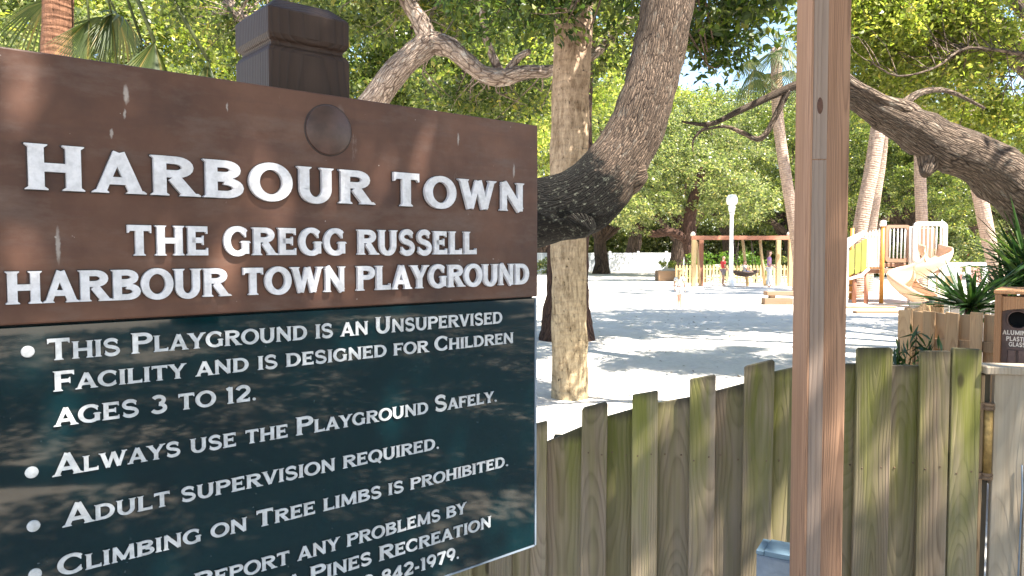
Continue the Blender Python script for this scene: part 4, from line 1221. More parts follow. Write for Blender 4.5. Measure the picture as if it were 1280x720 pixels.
protoA = oak_proto(41, 10.0, 5.5, .125, .068, 9, 25, 170, .58)
protoB = oak_proto(42, 10.0, 5.0, .13, .07, 8, 25, 170, .58)
protoC = oak_proto(43, 10.0, 6.0, .12, .065, 10, 24, 170, .58)
for me in (protoA, protoB, protoC):
    me[0].materials.append(M['bark_far'])
cr_mats = [M['leaf_far'], M['leaf_mid'], M['leaf_sun']]
bgt = [  # px, Y, height, proto, leaf, label
    (-40, 17, 8.6, 0, 0, 'bright green oak crown at the far left above the sign'),
    (150, 22, 10.5, 1, 2, 'yellow green oak between the red brown palm and the sign post'),
    (330, 27, 11.0, 2, 0, 'oak crown right behind the dark sign post cap'),
    (500, 21, 9.5, 0, 1, 'oak crown behind the pale forked limb'),
    (610, 30, 13.0, 1, 2, 'oak crown between the forked limb and the tan palm'),
    (752, 51, 11.5, 2, 0, 'oak over the left part of the white board fence'),
    (845, 46, 10.5, 0, 0, 'oak with a leaning red brown trunk left of the swing frame'),
    (790, 72, 17.0, 1, 2, 'tall oak far behind the white board fence'),
    (915, 62, 14.0, 1, 0, 'oak rising behind the swing frame and lamp'),
    (985, 50, 10.5, 2, 1, 'oak between the swing frame and the tall post'),
    (1075, 58, 15.0, 0, 0, 'oak behind the climbing tower stair'),
    (1150, 44, 9.5, 1, 1, 'dark oak right behind the slide'),
    (1225, 70, 15.5, 2, 0, 'oak far behind the stop sign'),
    (1290, 42, 8.5, 0, 0, 'oak at the right edge beyond the yuccas'),
    (860, 85, 19.0, 2, 2, 'tallest oak at the back centre under the sky gap'),
    (1020, 84, 19.5, 0, 0, 'tall back oak beside the sky gap behind the post'),
    (560, 60, 19.0, 2, 0, 'tall oak far behind the sign'),
    (1130, 88, 18.0, 1, 2, 'tall back oak above the slide panels'),
    (680, 86, 25.0, 0, 0, 'tall back oak behind the tan palm'),
]
cache = {}
for (px, Y, h, pi_, li, lab) in bgt:
    pr = (protoA, protoB, protoC)[pi_]
    q = at(px, 313, Y)
    s = h / 9.0
    root = empty('live_oak', (q.x, q.y, 0), random.uniform(0, 6.28), lab, 'tree', 'background oaks', s)
    tr = bpy.data.objects.new('trunk', pr[0]); COL.objects.link(tr); tr.parent = root
    key = (pi_, li)
    if key not in cache:
        me = pr[1] if not any(k[0] == pi_ for k in cache) else pr[1].copy()
        me.materials.clear(); me.materials.append(cr_mats[li])
        cache[key] = me
    cr = bpy.data.objects.new('crown', cache[key]); COL.objects.link(cr); cr.parent = root

# leaning trunk by the swing
tb = MB()
tb.tube([at(872, 352, 38) - Vector((0, 0, .4)), at(866, 325, 38), at(862, 300, 38), at(864, 260, 38), at(880, 210, 38)], [.55, .42, .36, .3, .2], 14, lump=.12, lscale=1.5, sub=4)
tb.tube([at(862, 302, 38), at(840, 290, 38), at(815, 292, 38.3), at(795, 280, 38.5)], [.28, .22, .2, .12], 12, lump=.12, lscale=1.5, sub=4)
P = crown_points([(at(800, 262, 38), (2.2, 1.5, 1.2), 40), (at(880, 230, 38), (2.2, 1.5, 1.5), 46), (at(840, 200, 38.5), (2.2, 1.5, 1.5), 40), (at(925, 250, 38.5), (1.8, 1.5, 1.2), 36)], np.random.default_rng(52), .4)
o = tree('live_oak', 'low oak with crooked red brown trunk just left of the swing frame', 'background oaks', tb, M['bark_dark'], None, None)
link('crown', clusters_to_leaves('crown', P, np.random.default_rng(53), 90, .6, .17, .085, .65), M['leaf_far'], o)

# dense understorey far behind (one mass)
rng = np.random.default_rng(61)
P = np.column_stack([rng.uniform(-75, 95, 3000), rng.uniform(90, 100, 3000), 11 * rng.random(3000) ** 1.9 + .3])
P = np.concatenate([P, np.column_stack([rng.uniform(-75, 95, 2200), rng.uniform(88, 92, 2200), rng.uniform(.2, 4.5, 2200)])])
us = link('far_wood', clusters_to_leaves('far_wood', P, rng, 42, 1.4, .5, .28, .8), M['leaf_far'])
tag(us, 'dense far wood closing the view behind the playground', 'wood', None, 'stuff')

# reddish trunk right behind the tan palm
tb = MB()
q = at(708, 424, 13.4)
tb.tube([q - Vector((0, 0, .2)), q + Vector((0, 0, .25)), q + Vector((.0, 0, .7)), q + Vector((.03, 0, 1.6)), q + Vector((.12, .1, 4)), q + Vector((.25, .3, 7.5)), q + Vector((.1, .5, 11))], [.62, .47, .40, .36, .34, .29, .15], 26, lump=.13, lscale=2.2, sub=6)
P = crown_points([(q + Vector((-1, 0, 10.5)), (2.6, 2.2, 1.2), 40), (q + Vector((1.6, .6, 9.4)), (2.2, 2.2, 1.0), 34)], np.random.default_rng(63), .3)
o = tree('pine_tree', 'reddish furrowed trunk with flared foot right behind the tan palm trunk', None, tb, M['bark_dark'], None, None)
link('crown', clusters_to_leaves('crown', P, np.random.default_rng(64), 70, .5, .2, .03, .7), M['leaf_mid'], o)

# --- sabal palms
def frond_mesh(name, seed, plen=1.1, blade=1.0, nseg=34, droop=.5, tilt=0.0, w=.034, spread=118):
    """one fan frond along +x from the origin, hanging; petiole + folded segments"""
    rng = random.Random(seed)
    mb = MB()
    hub = Vector((plen, 0, -plen * (.18 + .012 * tilt)))
    mb.tube([(0, 0, 0), (plen * .5, 0, .02), hub], [.020, .016, .012], 6, sub=3)
    for k in range(nseg):
        t = (k / (nseg - 1)) * 2 - 1
        a = t * math.radians(spread)
        l = blade * (1.0 - .35 * abs(t)) * rng.uniform(.9, 1.08)
        d = Vector((math.cos(a), math.sin(a) * .85, -.18 - .25 * abs(t)))
        d.normalize()
        d = Matrix.Rotation(math.radians(tilt), 3, 'Y') @ d
        side = d.cross(Vector((0.02, 0, 1))).normalized()
        rows_ = []
        for s_, ww in ((0, .25), (.35, 1.0), (.7, .8), (1.0, .08)):
            p = hub + d * l * s_ - Vector((0, 0, droop * l * s_ * s_))
            rows_ += [p - side * w * .5 * ww, p + Vector((0, 0, -.010 * ww)), p + side * w * .5 * ww]
        fs = []
        for r in range(3):
            o = r * 3
            fs += [(o, o + 1, o + 4, o + 3), (o + 1, o + 2, o + 5, o + 4)]
        mb.add(rows_, fs, True)
    return mb.mesh(name)
frond_meshes = [frond_mesh('frond', 71, 1.0, 1.0, 34, .55), frond_mesh('frond', 72, 1.2, 1.05, 36, .8), frond_mesh('frond', 73, .9, .95, 32, .3), frond_mesh('frond', 74, .75, .75, 40, .12, 62, .016, 60)]
for fm in frond_meshes: fm.materials.append(M['leaf_frond'])

def palm(pts, rad, bark, label, seed, nf=26, fscale=1.0, hang=None, lump=.03, seg=20, group='sabal palms'):
    rng = random.Random(seed)
    tb = MB()
    tb.tube(pts, rad, seg, lump=lump, lscale=6, sub=6)
    root = empty('palm_tree', (0, 0, 0), 0, label, 'palm tree', group)
    tb.build('trunk', bark, root)
    top = Vector(pts[-1])
    for k in range(nf):
        a = k * 2.39996 + rng.uniform(-.2, .2)
        el = math.radians(rng.uniform(-50, 65))
        f = bpy.data.objects.new('frond', rng.choice(frond_meshes[:3]))
        COL.objects.link(f); f.parent = root
        f.location = top + Vector((0, 0, rng.uniform(-.25, .2)))
        f.rotation_euler = (rng.uniform(-.3, .3), -el, a)
        f.scale = (fscale * rng.uniform(.85, 1.15),) * 3
    if hang:
        for (az, el, sc) in hang:
            f = bpy.data.objects.new('frond', frond_meshes[3]); COL.objects.link(f); f.parent = root
            f.location = top; f.rotation_euler = (0, -math.radians(el), math.radians(az)); f.scale = (sc,) * 3
    return root
q = at(712, 500, 8.04)
palm([q - Vector((0, 0, .1)), q + Vector((0, 0, .15)), q + Vector((-.01, 0, 1.2)), at(710, 250, 8.1), at(716, 60, 8.1), at(720, -60, 8.1), at(722, -330, 8.2)], [.215, .20, .183, .198, .206, .20, .17], M['palm_near'],
     'thick tan palm trunk standing in the sand right of the sign', 81, 26, 1.0, lump=.09, seg=40)
q = at(74, 313, 9.0)
palm([Vector((q.x, q.y, -.1)), Vector((q.x - .05, q.y, 2)), at(72, 30, 9.0), at(72, -22, 9.0), at(72, -75, 9.0)], [.22, .19, .165, .165, .19], M['palm_red'],
     'red brown palm trunk with hanging fronds above the left end of the sign', 82, 5, 1.0, hang=[(5, -12, 1.0), (-12, -2, 1.75), (8, 4, 2.1), (-25, -20, 1.1), (30, -8, 1.35)])
for i, (pp, rr, lab, Y) in enumerate([
    ([(1072, 312), (1078, 270), (1090, 210), (1099, 150), (1108, 80), (1112, 10)], 11, 'leaning pale palm trunk just right of the tall post', 25.0),
    ([(1086, 312), (1094, 250), (1101, 200), (1104, 150), (1104, 60)], 8, 'thinner palm trunk touching the leaning one behind the tower stair', 29.0),
    ([(1153, 318), (1152, 270), (1150, 215), (1150, 150), (1149, 40)], 8.5, 'straight pale palm trunk rising behind the slide panels', 27.0),
    ([(1246, 345), (1236, 300), (1226, 250), (1216, 200), (1206, 120), (1198, 40)], 10.5, 'pale palm trunk leaning left behind the stop sign', 26.0),
    ([(998, 330), (992, 280), (984, 230), (977, 185), (972, 140), (970, 60)], 8.5, 'slim pale palm trunk leaning left of the tall post', 26.0)]):
    k = Y / FPX
    pts = [at(x_, y_, Y) for x_, y_ in pp]
    b0 = pts[0].copy(); b0.z = -.1
    if pts[0].z > .3: pts = [b0] + pts
    n_ = len(pts)
    palm(pts, [.8 * rr * k * (1.12 if j == 0 else 1.0) for j in range(n_)], M['palm_far'], lab, 90 + i, 16, 1.1, seg=14)
# palm whose fronds dip into the top right corner
palm([Vector((8.4, 8.6, -.1)), Vector((8.3, 8.6, 2.5)), Vector((7.9, 8.6, 6.2))], [.24, .2, .18], M['palm_far'], 'palm off the right edge whose frond tips hang into the corner', 97, 24, 1.0, hang=[(185, -5, 1.3), (205, -12, 1.2), (165, 0, 1.5)])

# hedge behind the swings
rng = np.random.default_rng(66)
hq = at(905, 313, 36)
P = np.column_stack([rng.uniform(hq.x - 1.6, hq.x + 2.6, 70), rng.uniform(36.2, 37.4, 70), rng.uniform(.3, 1.35, 70)])
hd = empty('hedge', (hq.x, hq.y + .8, 0), 0, 'bright green hedge behind the red brown swing frame', 'hedge')
P[:, 0] -= hq.x; P[:, 1] -= hq.y + .8
link('foliage', clusters_to_leaves('foliage', P, rng, 60, .35, .12, .07, .8), M['leaf_hedge'], hd)
hs = MB()
for k in range(8): hs.tube([(-1.5 + k * .55, 0, 0), (-1.5 + k * .55 + .1, .05, .9)], [.03, .02], 6)
hs.build('stems', M['bark_far'], hd)
# shrubs before the white fence
for k, (px, Y, w, h, lab) in enumerate([(700, 50, 1.6, 1.2, 'bushy shrub at the left foot of the white fence'), (1010, 47, 2.2, 1.6, 'bush behind the swing frame by the tall post'), (1185, 44, 2.6, 2.6, 'leafy bush between slide and stop sign'), (1260, 40, 3.0, 2.4, 'leafy bush behind the yuccas at right'), (1110, 46, 2.4, 2.0, 'bush behind the tower stair')]):
    rng = np.random.default_rng(300 + k)
    q = at(px, 313, Y)
    bsh = empty('shrub', (q.x, q.y, 0), 0, lab, 'shrub', 'shrubs behind the playground')
    P = crown_points([((0, 0, h * .5), (w, w * .7, h * .5), 60)], rng, .4)
    link('foliage', clusters_to_leaves('foliage', P, rng, 60, .45, .16, .09, .8), M['leaf_far'], bsh)
    st = MB()
    for j in range(4): st.tube([(j * .2 - .3, 0, 0), (j * .35 - .5, .1, h * .6)], [.04, .02], 6)
    st.build('stems', M['bark_far'], bsh)

# ------------------------------------------------------------------ playground: white board fence, picket fence
def board_fence(name, A, B, h, post_w, mat, label, posts, slat, top=True):
    A = Vector(A); B = Vector(B)
    d = (B - A); L = d.length; yaw = math.atan2(d.y, d.x)
    root = empty(name, A, yaw, label, 'fence')
    n = posts
    for k in range(n + 1):
        MB().box(-post_w / 2, post_w / 2, -post_w / 2, post_w / 2, 0, h + .12).build('post', mat, root, loc=(L * k / n, 0, 0), bevel=.01)
    for k in range(n):
        x0 = L * k / n + post_w / 2 + .002; x1 = L * (k + 1) / n - post_w / 2 - .002
        p = MB(); x = x0
        while x < x1 - .02:
            w = min(slat, x1 - x)
            p.box(x, x + w - .012, -.012, .012, .06, h - .08); x += w
        p.build('panel', mat, root)
        MB().box(x0, x1, -.035, .035, h - .078, h).build('rail', mat, root, bevel=.006)
        MB().box(x0, x1, .0135, .05, .25, .34).build('rail', mat, root)
    return root
board_fence('white_fence', (at(655, 313, 54).x, 54, 0), (at(872, 313, 54).x, 55, 0), 1.42, .16, M['fence_white'], 'white board fence closing the sand behind the palm trunk', 6, .16)
# wooden picket fence behind swings
fa, fb = at(846, 313, 35.3), at(1045, 313, 35.3)
pk = empty('picket_fence', (fa.x, fa.y, 0), 0, 'yellowish picket fence running behind the swing frame', 'fence')
pme = MB().prism([(-.045, .05), (.045, .05), (.045, .86), (0, .93), (-.045, .86)], 0, .02).mesh('picket')
pme.materials.append(M['yellowwood'])
L = fb.x - fa.x
for k in range(int(L / .16)):
    o = bpy.data.objects.new('picket', pme); COL.objects.link(o); o.parent = pk; o.location = (k * .16, 0, 0)
for zz in (.3, .72):
    MB().box(-.05, L, .0215, .06, zz - .04, zz + .04).build('rail', M['yellowwood'], pk)

# ------------------------------------------------------------------ swing frame + nest swing
SY = 33.0
k33 = SY / FPX
def wx(px, Y): return at(px, 313, Y).x
sx0, sx1 = wx(867, SY), wx(988, SY)
zbeam = at(925, 297, SY).z
sw = empty('swing_frame', (sx0, SY, 0), 0, 'red brown timber swing frame with one long top beam', 'swing frame')
Ls = sx1 - sx0
MB().box(-.1, Ls + .1, -.09, .09, zbeam - .10, zbeam + .08).build('beam', M['swingwood'], sw, bevel=.01)
for px, dy, mt in ((866, -.2, 'yellowwood'), (880, .5, 'swingwood'), (978, .5, 'yellowwood'), (986, -.2, 'yellowwood')):
    xx = wx(px, SY) - sx0
    MB().box(-.09, .09, dy - .09, dy + .09, 0, zbeam - .102).build('post', M[mt], sw, loc=(xx, 0, 0), bevel=.01)
MB().tube([(Ls * .09, .3, .02), (Ls * .03, .0, zbeam - .15)], [.06, .05], 8).build('brace', M['yellowwood'], sw)
for px in (866, 986):
    f = MB(); f.lathe([(.10, zbeam + .082), (.11, zbeam + .16), (.06, zbeam + .24), (.005, zbeam + .26)], 12, Matrix.Translation((wx(px, SY) - sx0, 0, 0)))
    f.build('post_cap', M['cream_plastic'], sw)
for xx in (.70, .52): # two A braces near the middle bay
    MB().tube([(Ls * xx + .35, .5, .02), (Ls * xx, .2, zbeam - .12)], [.075, .065], 8).build('brace', M['yellowwood'], sw)
nx = wx(931, SY); nz = at(931, 346, SY).z
nest = empty('basket_swing', (nx, SY - .05, nz), 0, 'round basket swing hanging from the red brown beam', 'swing')
R_ = 15.5 * k33
rimm = MB(); rimm.tube([(R_ * math.cos(2 * PI * k / 28), R_ * .8 * math.sin(2 * PI * k / 28), .22 + .03 * math.cos(4 * PI * k / 28)) for k in range(29)], [.06] * 29, 8, cap=False)
rimm.build('rim', M['rope'], nest)
nett = MB(); nett.lathe([(.05, 0), (R_ * .5, .03), (R_ * .8, .11), (R_ * .97, .21)], 22, Matrix.Diagonal((1, .8, 1, 1)))
nett.build('net', M['rope'], nest)
for sx in (-1, 1):
    for sy in (-1, 1):
        r = MB(); r.tube([(sx * R_ * .8, sy * R_ * .5, .24), (sx * R_ * .5, .05, zbeam - .1 - nz)], [.014, .014], 6)
        r.build('rope', M['rope'], nest)

# ------------------------------------------------------------------ people
def ev_mesh(o, name):
    dg = bpy.context.evaluated_depsgraph_get()
    me = bpy.data.meshes.new_from_object(o.evaluated_get(dg))
    me.name = name
    return me

def skin_mesh(name, verts, edges, radii, sub=2, root=0):
    me = bpy.data.meshes.new(name + '_cage')
    me.from_pydata([tuple(v) for v in verts], edges, [])
    o = bpy.data.objects.new(name + '_cage', me)
    COL.objects.link(o)
    md = o.modifiers.new('skin', 'SKIN')
    md.use_smooth_shade = True
    sl = me.skin_vertices[0].data
    for i, r in enumerate(radii):
        rr = r if isinstance(r, tuple) else (r, r)
        sl[i].radius = rr
        sl[i].use_root = (i == root)
    sb = o.modifiers.new('sub', 'SUBSURF')
    sb.levels = sub; sb.render_levels = sub
    bpy.context.view_layer.update()
    out = ev_mesh(o, name)
    bpy.data.objects.remove(o)
    bpy.data.meshes.remove(me)
    for p in out.polygons: p.use_smooth = True
    return out

def person(loc, rz, H, J, label, top_mat, leg_mat, hair_mat, long_hair=False, short_legs=True, skirt=False):
    """J: joint positions in units of H (front is -y)."""
    J = {k: Vector(v) * H for k, v in J.items()}
    root = empty('person', loc, rz, label, 'person')
    names = ['pelvis', 'waist', 'chest', 'neck', 'chin', 'head', 'crown']
    rad = [(.070, .058), (.058, .045), (.072, .052), (.028, .028), (.040, .044), (.050, .058), (.030, .034)]
    V = [J[n_] for n_ in names]; R = [(a * H, b * H) for a, b in rad]
    E = [(i, i + 1) for i in range(6)]
    def chain(start, pts, rs):
        prev = start
        for p, r in zip(pts, rs):
            V.append(p); R.append((r * H, r * H)); E.append((prev, len(V) - 1)); prev = len(V) - 1
        return prev
    for s in ('l', 'r'):
        chain(0, [J['hip' + s], J['knee' + s].lerp(J['hip' + s], .5), J['knee' + s], J['knee' + s].lerp(J['ankle' + s], .35), J['ankle' + s], J['toe' + s]], [.052, .046, .034, .034, .021, .018])
        w = chain(2, [J['sho' + s], J['elb' + s].lerp(J['sho' + s], .5), J['elb' + s], J['wri' + s], J['han' + s]], [.034, .027, .023, .016, .016])
        ax = (J['han' + s] - J['wri' + s]).normalized()
        sd = ax.cross(Vector((1, 0, 0))).normalized()
        up_ = ax.cross(sd)
        for q, (o_, l_) in enumerate(((-1.5, .026), (-.5, .030), (.5, .028), (1.5, .022))):
            kn_ = J['han' + s] + sd * o_ * .0085 * H + ax * l_ * .55 * H
            chain(w, [J['han' + s] + sd * o_ * .0085 * H, kn_, kn_ + (ax * .8 + up_ * .5) * l_ * .5 * H], [.0055, .0048, .004])
        chain(w - 1, [J['wri' + s].lerp(J['han' + s], .4) - sd * .016 * H, J['wri' + s].lerp(J['han' + s], .9) - sd * .026 * H], [.0065, .005])
    fdir = Vector((0, -1, 0))
    V.append(J['head'] + fdir * .062 * H - Vector((0, 0, .012 * H))); R.append((.012 * H,) * 2); E.append((5, len(V) - 1))
    for sx in (-1, 1):
        V.append(J['head'] + Vector((sx * .054 * H, .004 * H, -.008 * H))); R.append((.010 * H,) * 2); E.append((5, len(V) - 1))
    link('body', skin_mesh('body', V, E, R, 2), M['skin'], root)
    # top
    tv = [J['pelvis'].lerp(J['waist'], .2), J['waist'], J['chest'], J['neck'].lerp(J['chest'], .25)]
    tr_ = [(.080 * H, .068 * H), (.072 * H, .058 * H), (.084 * H, .064 * H), (.046 * H, .042 * H)]
    te = [(0, 1), (1, 2), (2, 3)]
    for s in ('l', 'r'):
        tv += [J['sho' + s], J['elb' + s].lerp(J['sho' + s], .35)]
        n_ = len(tv); tr_ += [(.044 * H,) * 2, (.038 * H,) * 2]; te += [(2, n_ - 2), (n_ - 2, n_ - 1)]
    link('shirt', skin_mesh('shirt', tv, te, tr_, 2), top_mat, root)
    lv = [J['pelvis'] + Vector((0, 0, .01 * H))]; lr = [(.082 * H, .070 * H)]; le = []
    t_ = .55 if short_legs else .92
    for s in ('l', 'r'):
        a = J['hip' + s]; k_ = J['knee' + s]; an_ = J['ankle' + s]
        pts = [a, a.lerp(k_, .85 if not short_legs else .75)]
        rs = [.062, .052]
        if not short_legs:
            pts += [k_, k_.lerp(an_, .9)]; rs += [.046, .034]
        prev = 0
        for p, r in zip(pts, rs):
            lv.append(p); lr.append((r * H,) * 2); le.append((prev, len(lv) - 1)); prev = len(lv) - 1
    link('shorts' if short_legs else 'trousers', skin_mesh('legs', lv, le, lr, 2), leg_mat, root)
    hv = [J['head'] + Vector((0, .014 * H, .006 * H)), J['crown'] + Vector((0, .010 * H, .008 * H))]
    hr = [(.055 * H, .056 * H), (.038 * H, .044 * H)]; he = [(0, 1)]
    if long_hair:
        hv += [J['neck'] + Vector((0, .045 * H, .0)), J['chest'] + Vector((0, .062 * H, .02 * H))]; hr += [(.044 * H, .026 * H), (.030 * H, .016 * H)]; he += [(0, 2), (2, 3)]
    link('hair', skin_mesh('hair', hv, he, hr, 2), hair_mat, root)
    for sx in (-1, 1):
        e = MB(); e.lathe([(.0005, -.006 * H), (.006 * H, 0), (.0005, .006 * H)], 8)
        e.build('eye', M['eye'], root, J['head'] + Vector((sx * .019 * H, -.053 * H, .002 * H)))
    return root

def stand(sw=0.0, armf=0.0):
    J = dict(pelvis=(0, 0, .53), waist=(0, .004, .615), chest=(0, .004, .735), neck=(0, .008, .83), chin=(0, -.004, .88), head=(0, -.004, .925), crown=(0, 0, .965))
    for s, m in (('l', -1), ('r', 1)):
        J['hip' + s] = (m * .048, 0, .50); J['knee' + s] = (m * .052, -.012 - m * sw, .28); J['ankle' + s] = (m * .054, .012 - m * sw * 1.4, .042); J['toe' + s] = (m * .062, -.07 - m * sw * 1.4, .018)
        J['sho' + s] = (m * .105, .004, .795); J['elb' + s] = (m * .135, .012, .64); J['wri' + s] = (m * .14, -.03 - armf, .50 + armf * .6); J['han' + s] = (m * .138, -.045 - armf * 1.3, .455 + armf * .7)
    return J
def sit():
    J = dict(pelvis=(0, 0, .06), waist=(0, .02, .14), chest=(0, .035, .26), neck=(0, .03, .36), chin=(0, .015, .41), head=(0, .01, .455), crown=(0, .015, .495))
    for s, m in (('l', -1), ('r', 1)):
        J['hip' + s] = (m * .05, -.01, .055); J['knee' + s] = (m * .06, -.20, .13); J['ankle' + s] = (m * .06, -.36, .05); J['toe' + s] = (m * .065, -.42, .09)
        J['sho' + s] = (m * .105, .03, .32); J['elb' + s] = (m * .15, .0, .19); J['wri' + s] = (m * .17, -.10, .22); J['han' + s] = (m * .175, -.14, .24)
    return J
q = at(850, 313, 20.7)
person((q.x, 20.7, 0), math.radians(150), 1.06, stand(.06), 'small fair child in pale clothes walking alone on the sunlit sand', M['cloth_white'], M['cloth_white'], M['hair_fair'], True)
q = at(906, 313, 33.6)
person((q.x, 33.8, 0), math.radians(100), 1.38, stand(.03, .06), 'child in a red top beside the white lamp post', M['cloth_red'], M['cloth_grey'], M['hair_brown'])
q = at(962, 313, 32.2)
person((q.x, 32.2, 0), math.radians(75), 1.62, stand(.03, .10), 'adult in a lilac top standing right of the basket swing', M['cloth_lilac'], M['cloth_white'], M['hair_brown'], True, False)
person((nx + .02, SY - .02, nz + .09), math.radians(90), 1.25, sit(), 'child in blue and white sitting in the basket swing', M['cloth_white'], M['cloth_blue'], M['hair_brown'])

# ------------------------------------------------------------------ lamp post
q = at(914, 313, 32.4)
lamp = empty('lamp_post', (q.x, 32.4, 0), 0, 'white lamp post with a globe lantern before the swing frame', 'lamp post')
zl0 = at(914, 266, 32.4).z; zl1 = at(914, 243, 32.4).z
pp = MB(); pp.lathe([(.17, 0), (.17, .25), (.13, .32), (.095, .5), (.08, zl0 - .1), (.11, zl0 - .06), (.11, zl0)], 14); pp.build('pole', M['white'], lamp)
hh = (zl1 - zl0)
pp = MB(); pp.lathe([(.10, zl0 + .005), (.14, zl0 + hh * .15), (.16, zl0 + hh * .35), (.12, zl0 + hh * .42), (.17, zl0 + hh * .44)], 14); pp.build('collar', M['white'], lamp)
pp = MB(); pp.lathe([(.20, zl0 + hh * .445), (.25, zl0 + hh * .62), (.24, zl0 + hh * .80), (.16, zl0 + hh * .97), (.02, zl1)], 18); pp.build('globe', M['glass_lamp'], lamp)

# ------------------------------------------------------------------ timbers, sand box
q = at(976, 313, 22)
tbench = empty('timber_bench', (q.x - .02, 22, 0), .03, 'low brown timber bench on sand left of the tall post', 'bench')
zt = at(976, 364, 22).z
MB().box(-.42, .9, -.14, .16, zt - .12, zt).build('seat', M['timber'], tbench, bevel=.012)
MB().box(-.50, .35, -.17, .12, 0, zt - .20).build('base_beam', M['timber'], tbench, bevel=.012)
MB().box(-.3, -.15, -.1, .1, zt - .199, zt - .121).build('leg', M['timber'], tbench)
MB().box(.55, .7, -.1, .1, 0, zt - .121).build('leg', M['timber'], tbench)
q = at(836, 313, 39)
sb_ = empty('sand_planter', (q.x, 39, 0), 0, 'low brown timber planter box on bright sand left of the swing', 'planter box')
for y0, y1, x0, x1 in ((-.5, -.42, -.62, .62), (.42, .5, -.62, .62), (-.418, .418, -.62, -.54), (-.418, .418, .54, .62)):
    MB().box(x0, x1, y0, y1, 0, .55).build('side_board', M['timber'], sb_, bevel=.01)
sp = MB(); sp.lathe([(.7, .40), (.55, .55), (.3, .68), (.05, .72)], 14, Matrix.Diagonal((.74, .56, 1, 1))); sp.build('fill', M['sand'], sb_)
rngq = np.random.default_rng(71)
P = np.column_stack([rngq.uniform(-.5, .5, 14), rngq.uniform(-.3, .3, 14), rngq.uniform(.7, .95, 14)])
link('plants', clusters_to_leaves('plants', P, rngq, 26, .16, .12, .05, .9), M['leaf_sun'], sb_)
for (xa, xb, yy, Y, lab) in ((1040, 1118, 386, 20.6, 'long brown border timber nearest the climbing tower'), (1068, 1135, 392.5, 18.9, 'shorter border timber lying in front of the long one')):
    A = at(xa, yy, Y); B = at(xb, yy, Y)
    o = MB().box(-(B.x - A.x) / 2, (B.x - A.x) / 2, -.12, .12, 0, A.z + .08).build('border_timber', M['timber'], None, ((A.x + B.x) / 2, Y, 0), (0, 0, -.03), bevel=.015)
    tag(o, lab, 'timber', 'border timbers')

# ------------------------------------------------------------------ climbing tower with spiral slide
TY = 22.4
kt = TY / FPX
tq = at(1100, 313, TY)
tower = empty('climbing_tower', (tq.x, TY, 0), 0, 'tan and orange climbing tower with barred panels, stair and curling slide', 'play tower')
def tx(px): return (px - 1100) * kt
def tz(y): return at(1100, y, TY).z
# deck and legs
MB().box(tx(1066), tx(1180), .15, 1.7, tz(342), tz(337)).build('deck', M['brown_plastic'], tower, bevel=.01)
for px, y, ztp, mt in ((1071, .1, tz(342), 'swingwood'), (1086, .1, tz(342), 'swingwood'), (1104, .05, tz(283), 'orange_metal'), (1098, 1.75, tz(283), 'orange_metal'), (1141, .12, tz(283), 'cream_plastic'), (1182, .12, tz(283), 'cream_plastic'), (1180, 1.75, tz(290), 'cream_plastic')):
    m_ = MB(); m_.lathe([(.062, 0), (.062, ztp if ztp != tz(342) else ztp - .003)], 12, Matrix.Translation((tx(px), y, 0)))
    m_.build('post', M[mt], tower)
m_ = MB(); m_.lathe([(.085, tz(283) + .002), (.10, tz(280)), (.07, tz(276)), (.01, tz(275))], 12, Matrix.Translation((tx(1104), .05, 0))); m_.build('post_cap', M['cream_plastic'], tower)
# moulded panels with a barred opening
def barred(x0, x1, z0, z1, y, skew, mat, barmat, nb, fw=.09, round_=.12):
    def rr(x0, x1, z0, z1, r, n=5):
        out = []
        for cx_, cz_, a0 in ((x1 - r, z0 + r, -90), (x1 - r, z1 - r, 0), (x0 + r, z1 - r, 90), (x0 + r, z0 + r, 180)):
            for i in range(n + 1):
                a = math.radians(a0 + 90 * i / n); out.append((cx_ + r * math.cos(a), cz_ + r * math.sin(a)))
        return out
    O = rr(x0, x1, z0, z1, round_); I = rr(x0 + fw, x1 - fw, z0 + fw * 1.2, z1 - fw, round_ * .8)
    n = len(O)
    sk = lambda x: (x - x0) * skew
    vs = []
    for yy in (0, .07):
        vs += [(x, y + yy + sk(x), z) for x, z in O] + [(x, y + yy + sk(x), z) for x, z in I]
    fs = []
    for i in range(n):
        j = (i + 1) % n
        fs += [(i, j, n + j, n + i), (2 * n + j, 2 * n + i, 3 * n + i, 3 * n + j), (i, 2 * n + i, 2 * n + j, j), (n + i, n + j, 3 * n + j, 3 * n + i)]
    p = MB().add(vs, fs).build('panel', mat, tower)
    for k in range(nb):
        xx = x0 + fw + (x1 - x0 - 2 * fw) * (k + .5) / nb
        b_ = MB(); b_.lathe([(.021, z0 + fw), (.021, z1 - fw * .6)], 8, Matrix.Translation((xx, y + .035 + sk(xx), 0))); b_.build('bar', barmat, p)
    return p
barred(tx(1108), tx(1140.5), tz(328), tz(281), .05, .1, M['brown_plastic'], M['white'], 5)
barred(tx(1141.5), tx(1184), tz(331), tz(277), .0, .0, M['cream_plastic'], M['white'], 6, .13, .16)
MB().box(tx(1150), tx(1180), .5, .56, tz(322), tz(284)).build('back_panel', M['brown_plastic'], tower, bevel=.02)
MB().box(tx(1109), tx(1140), .3, .36, tz(334), tz(329)).build('kick_panel', M['brown_plastic'], tower, bevel=.01)
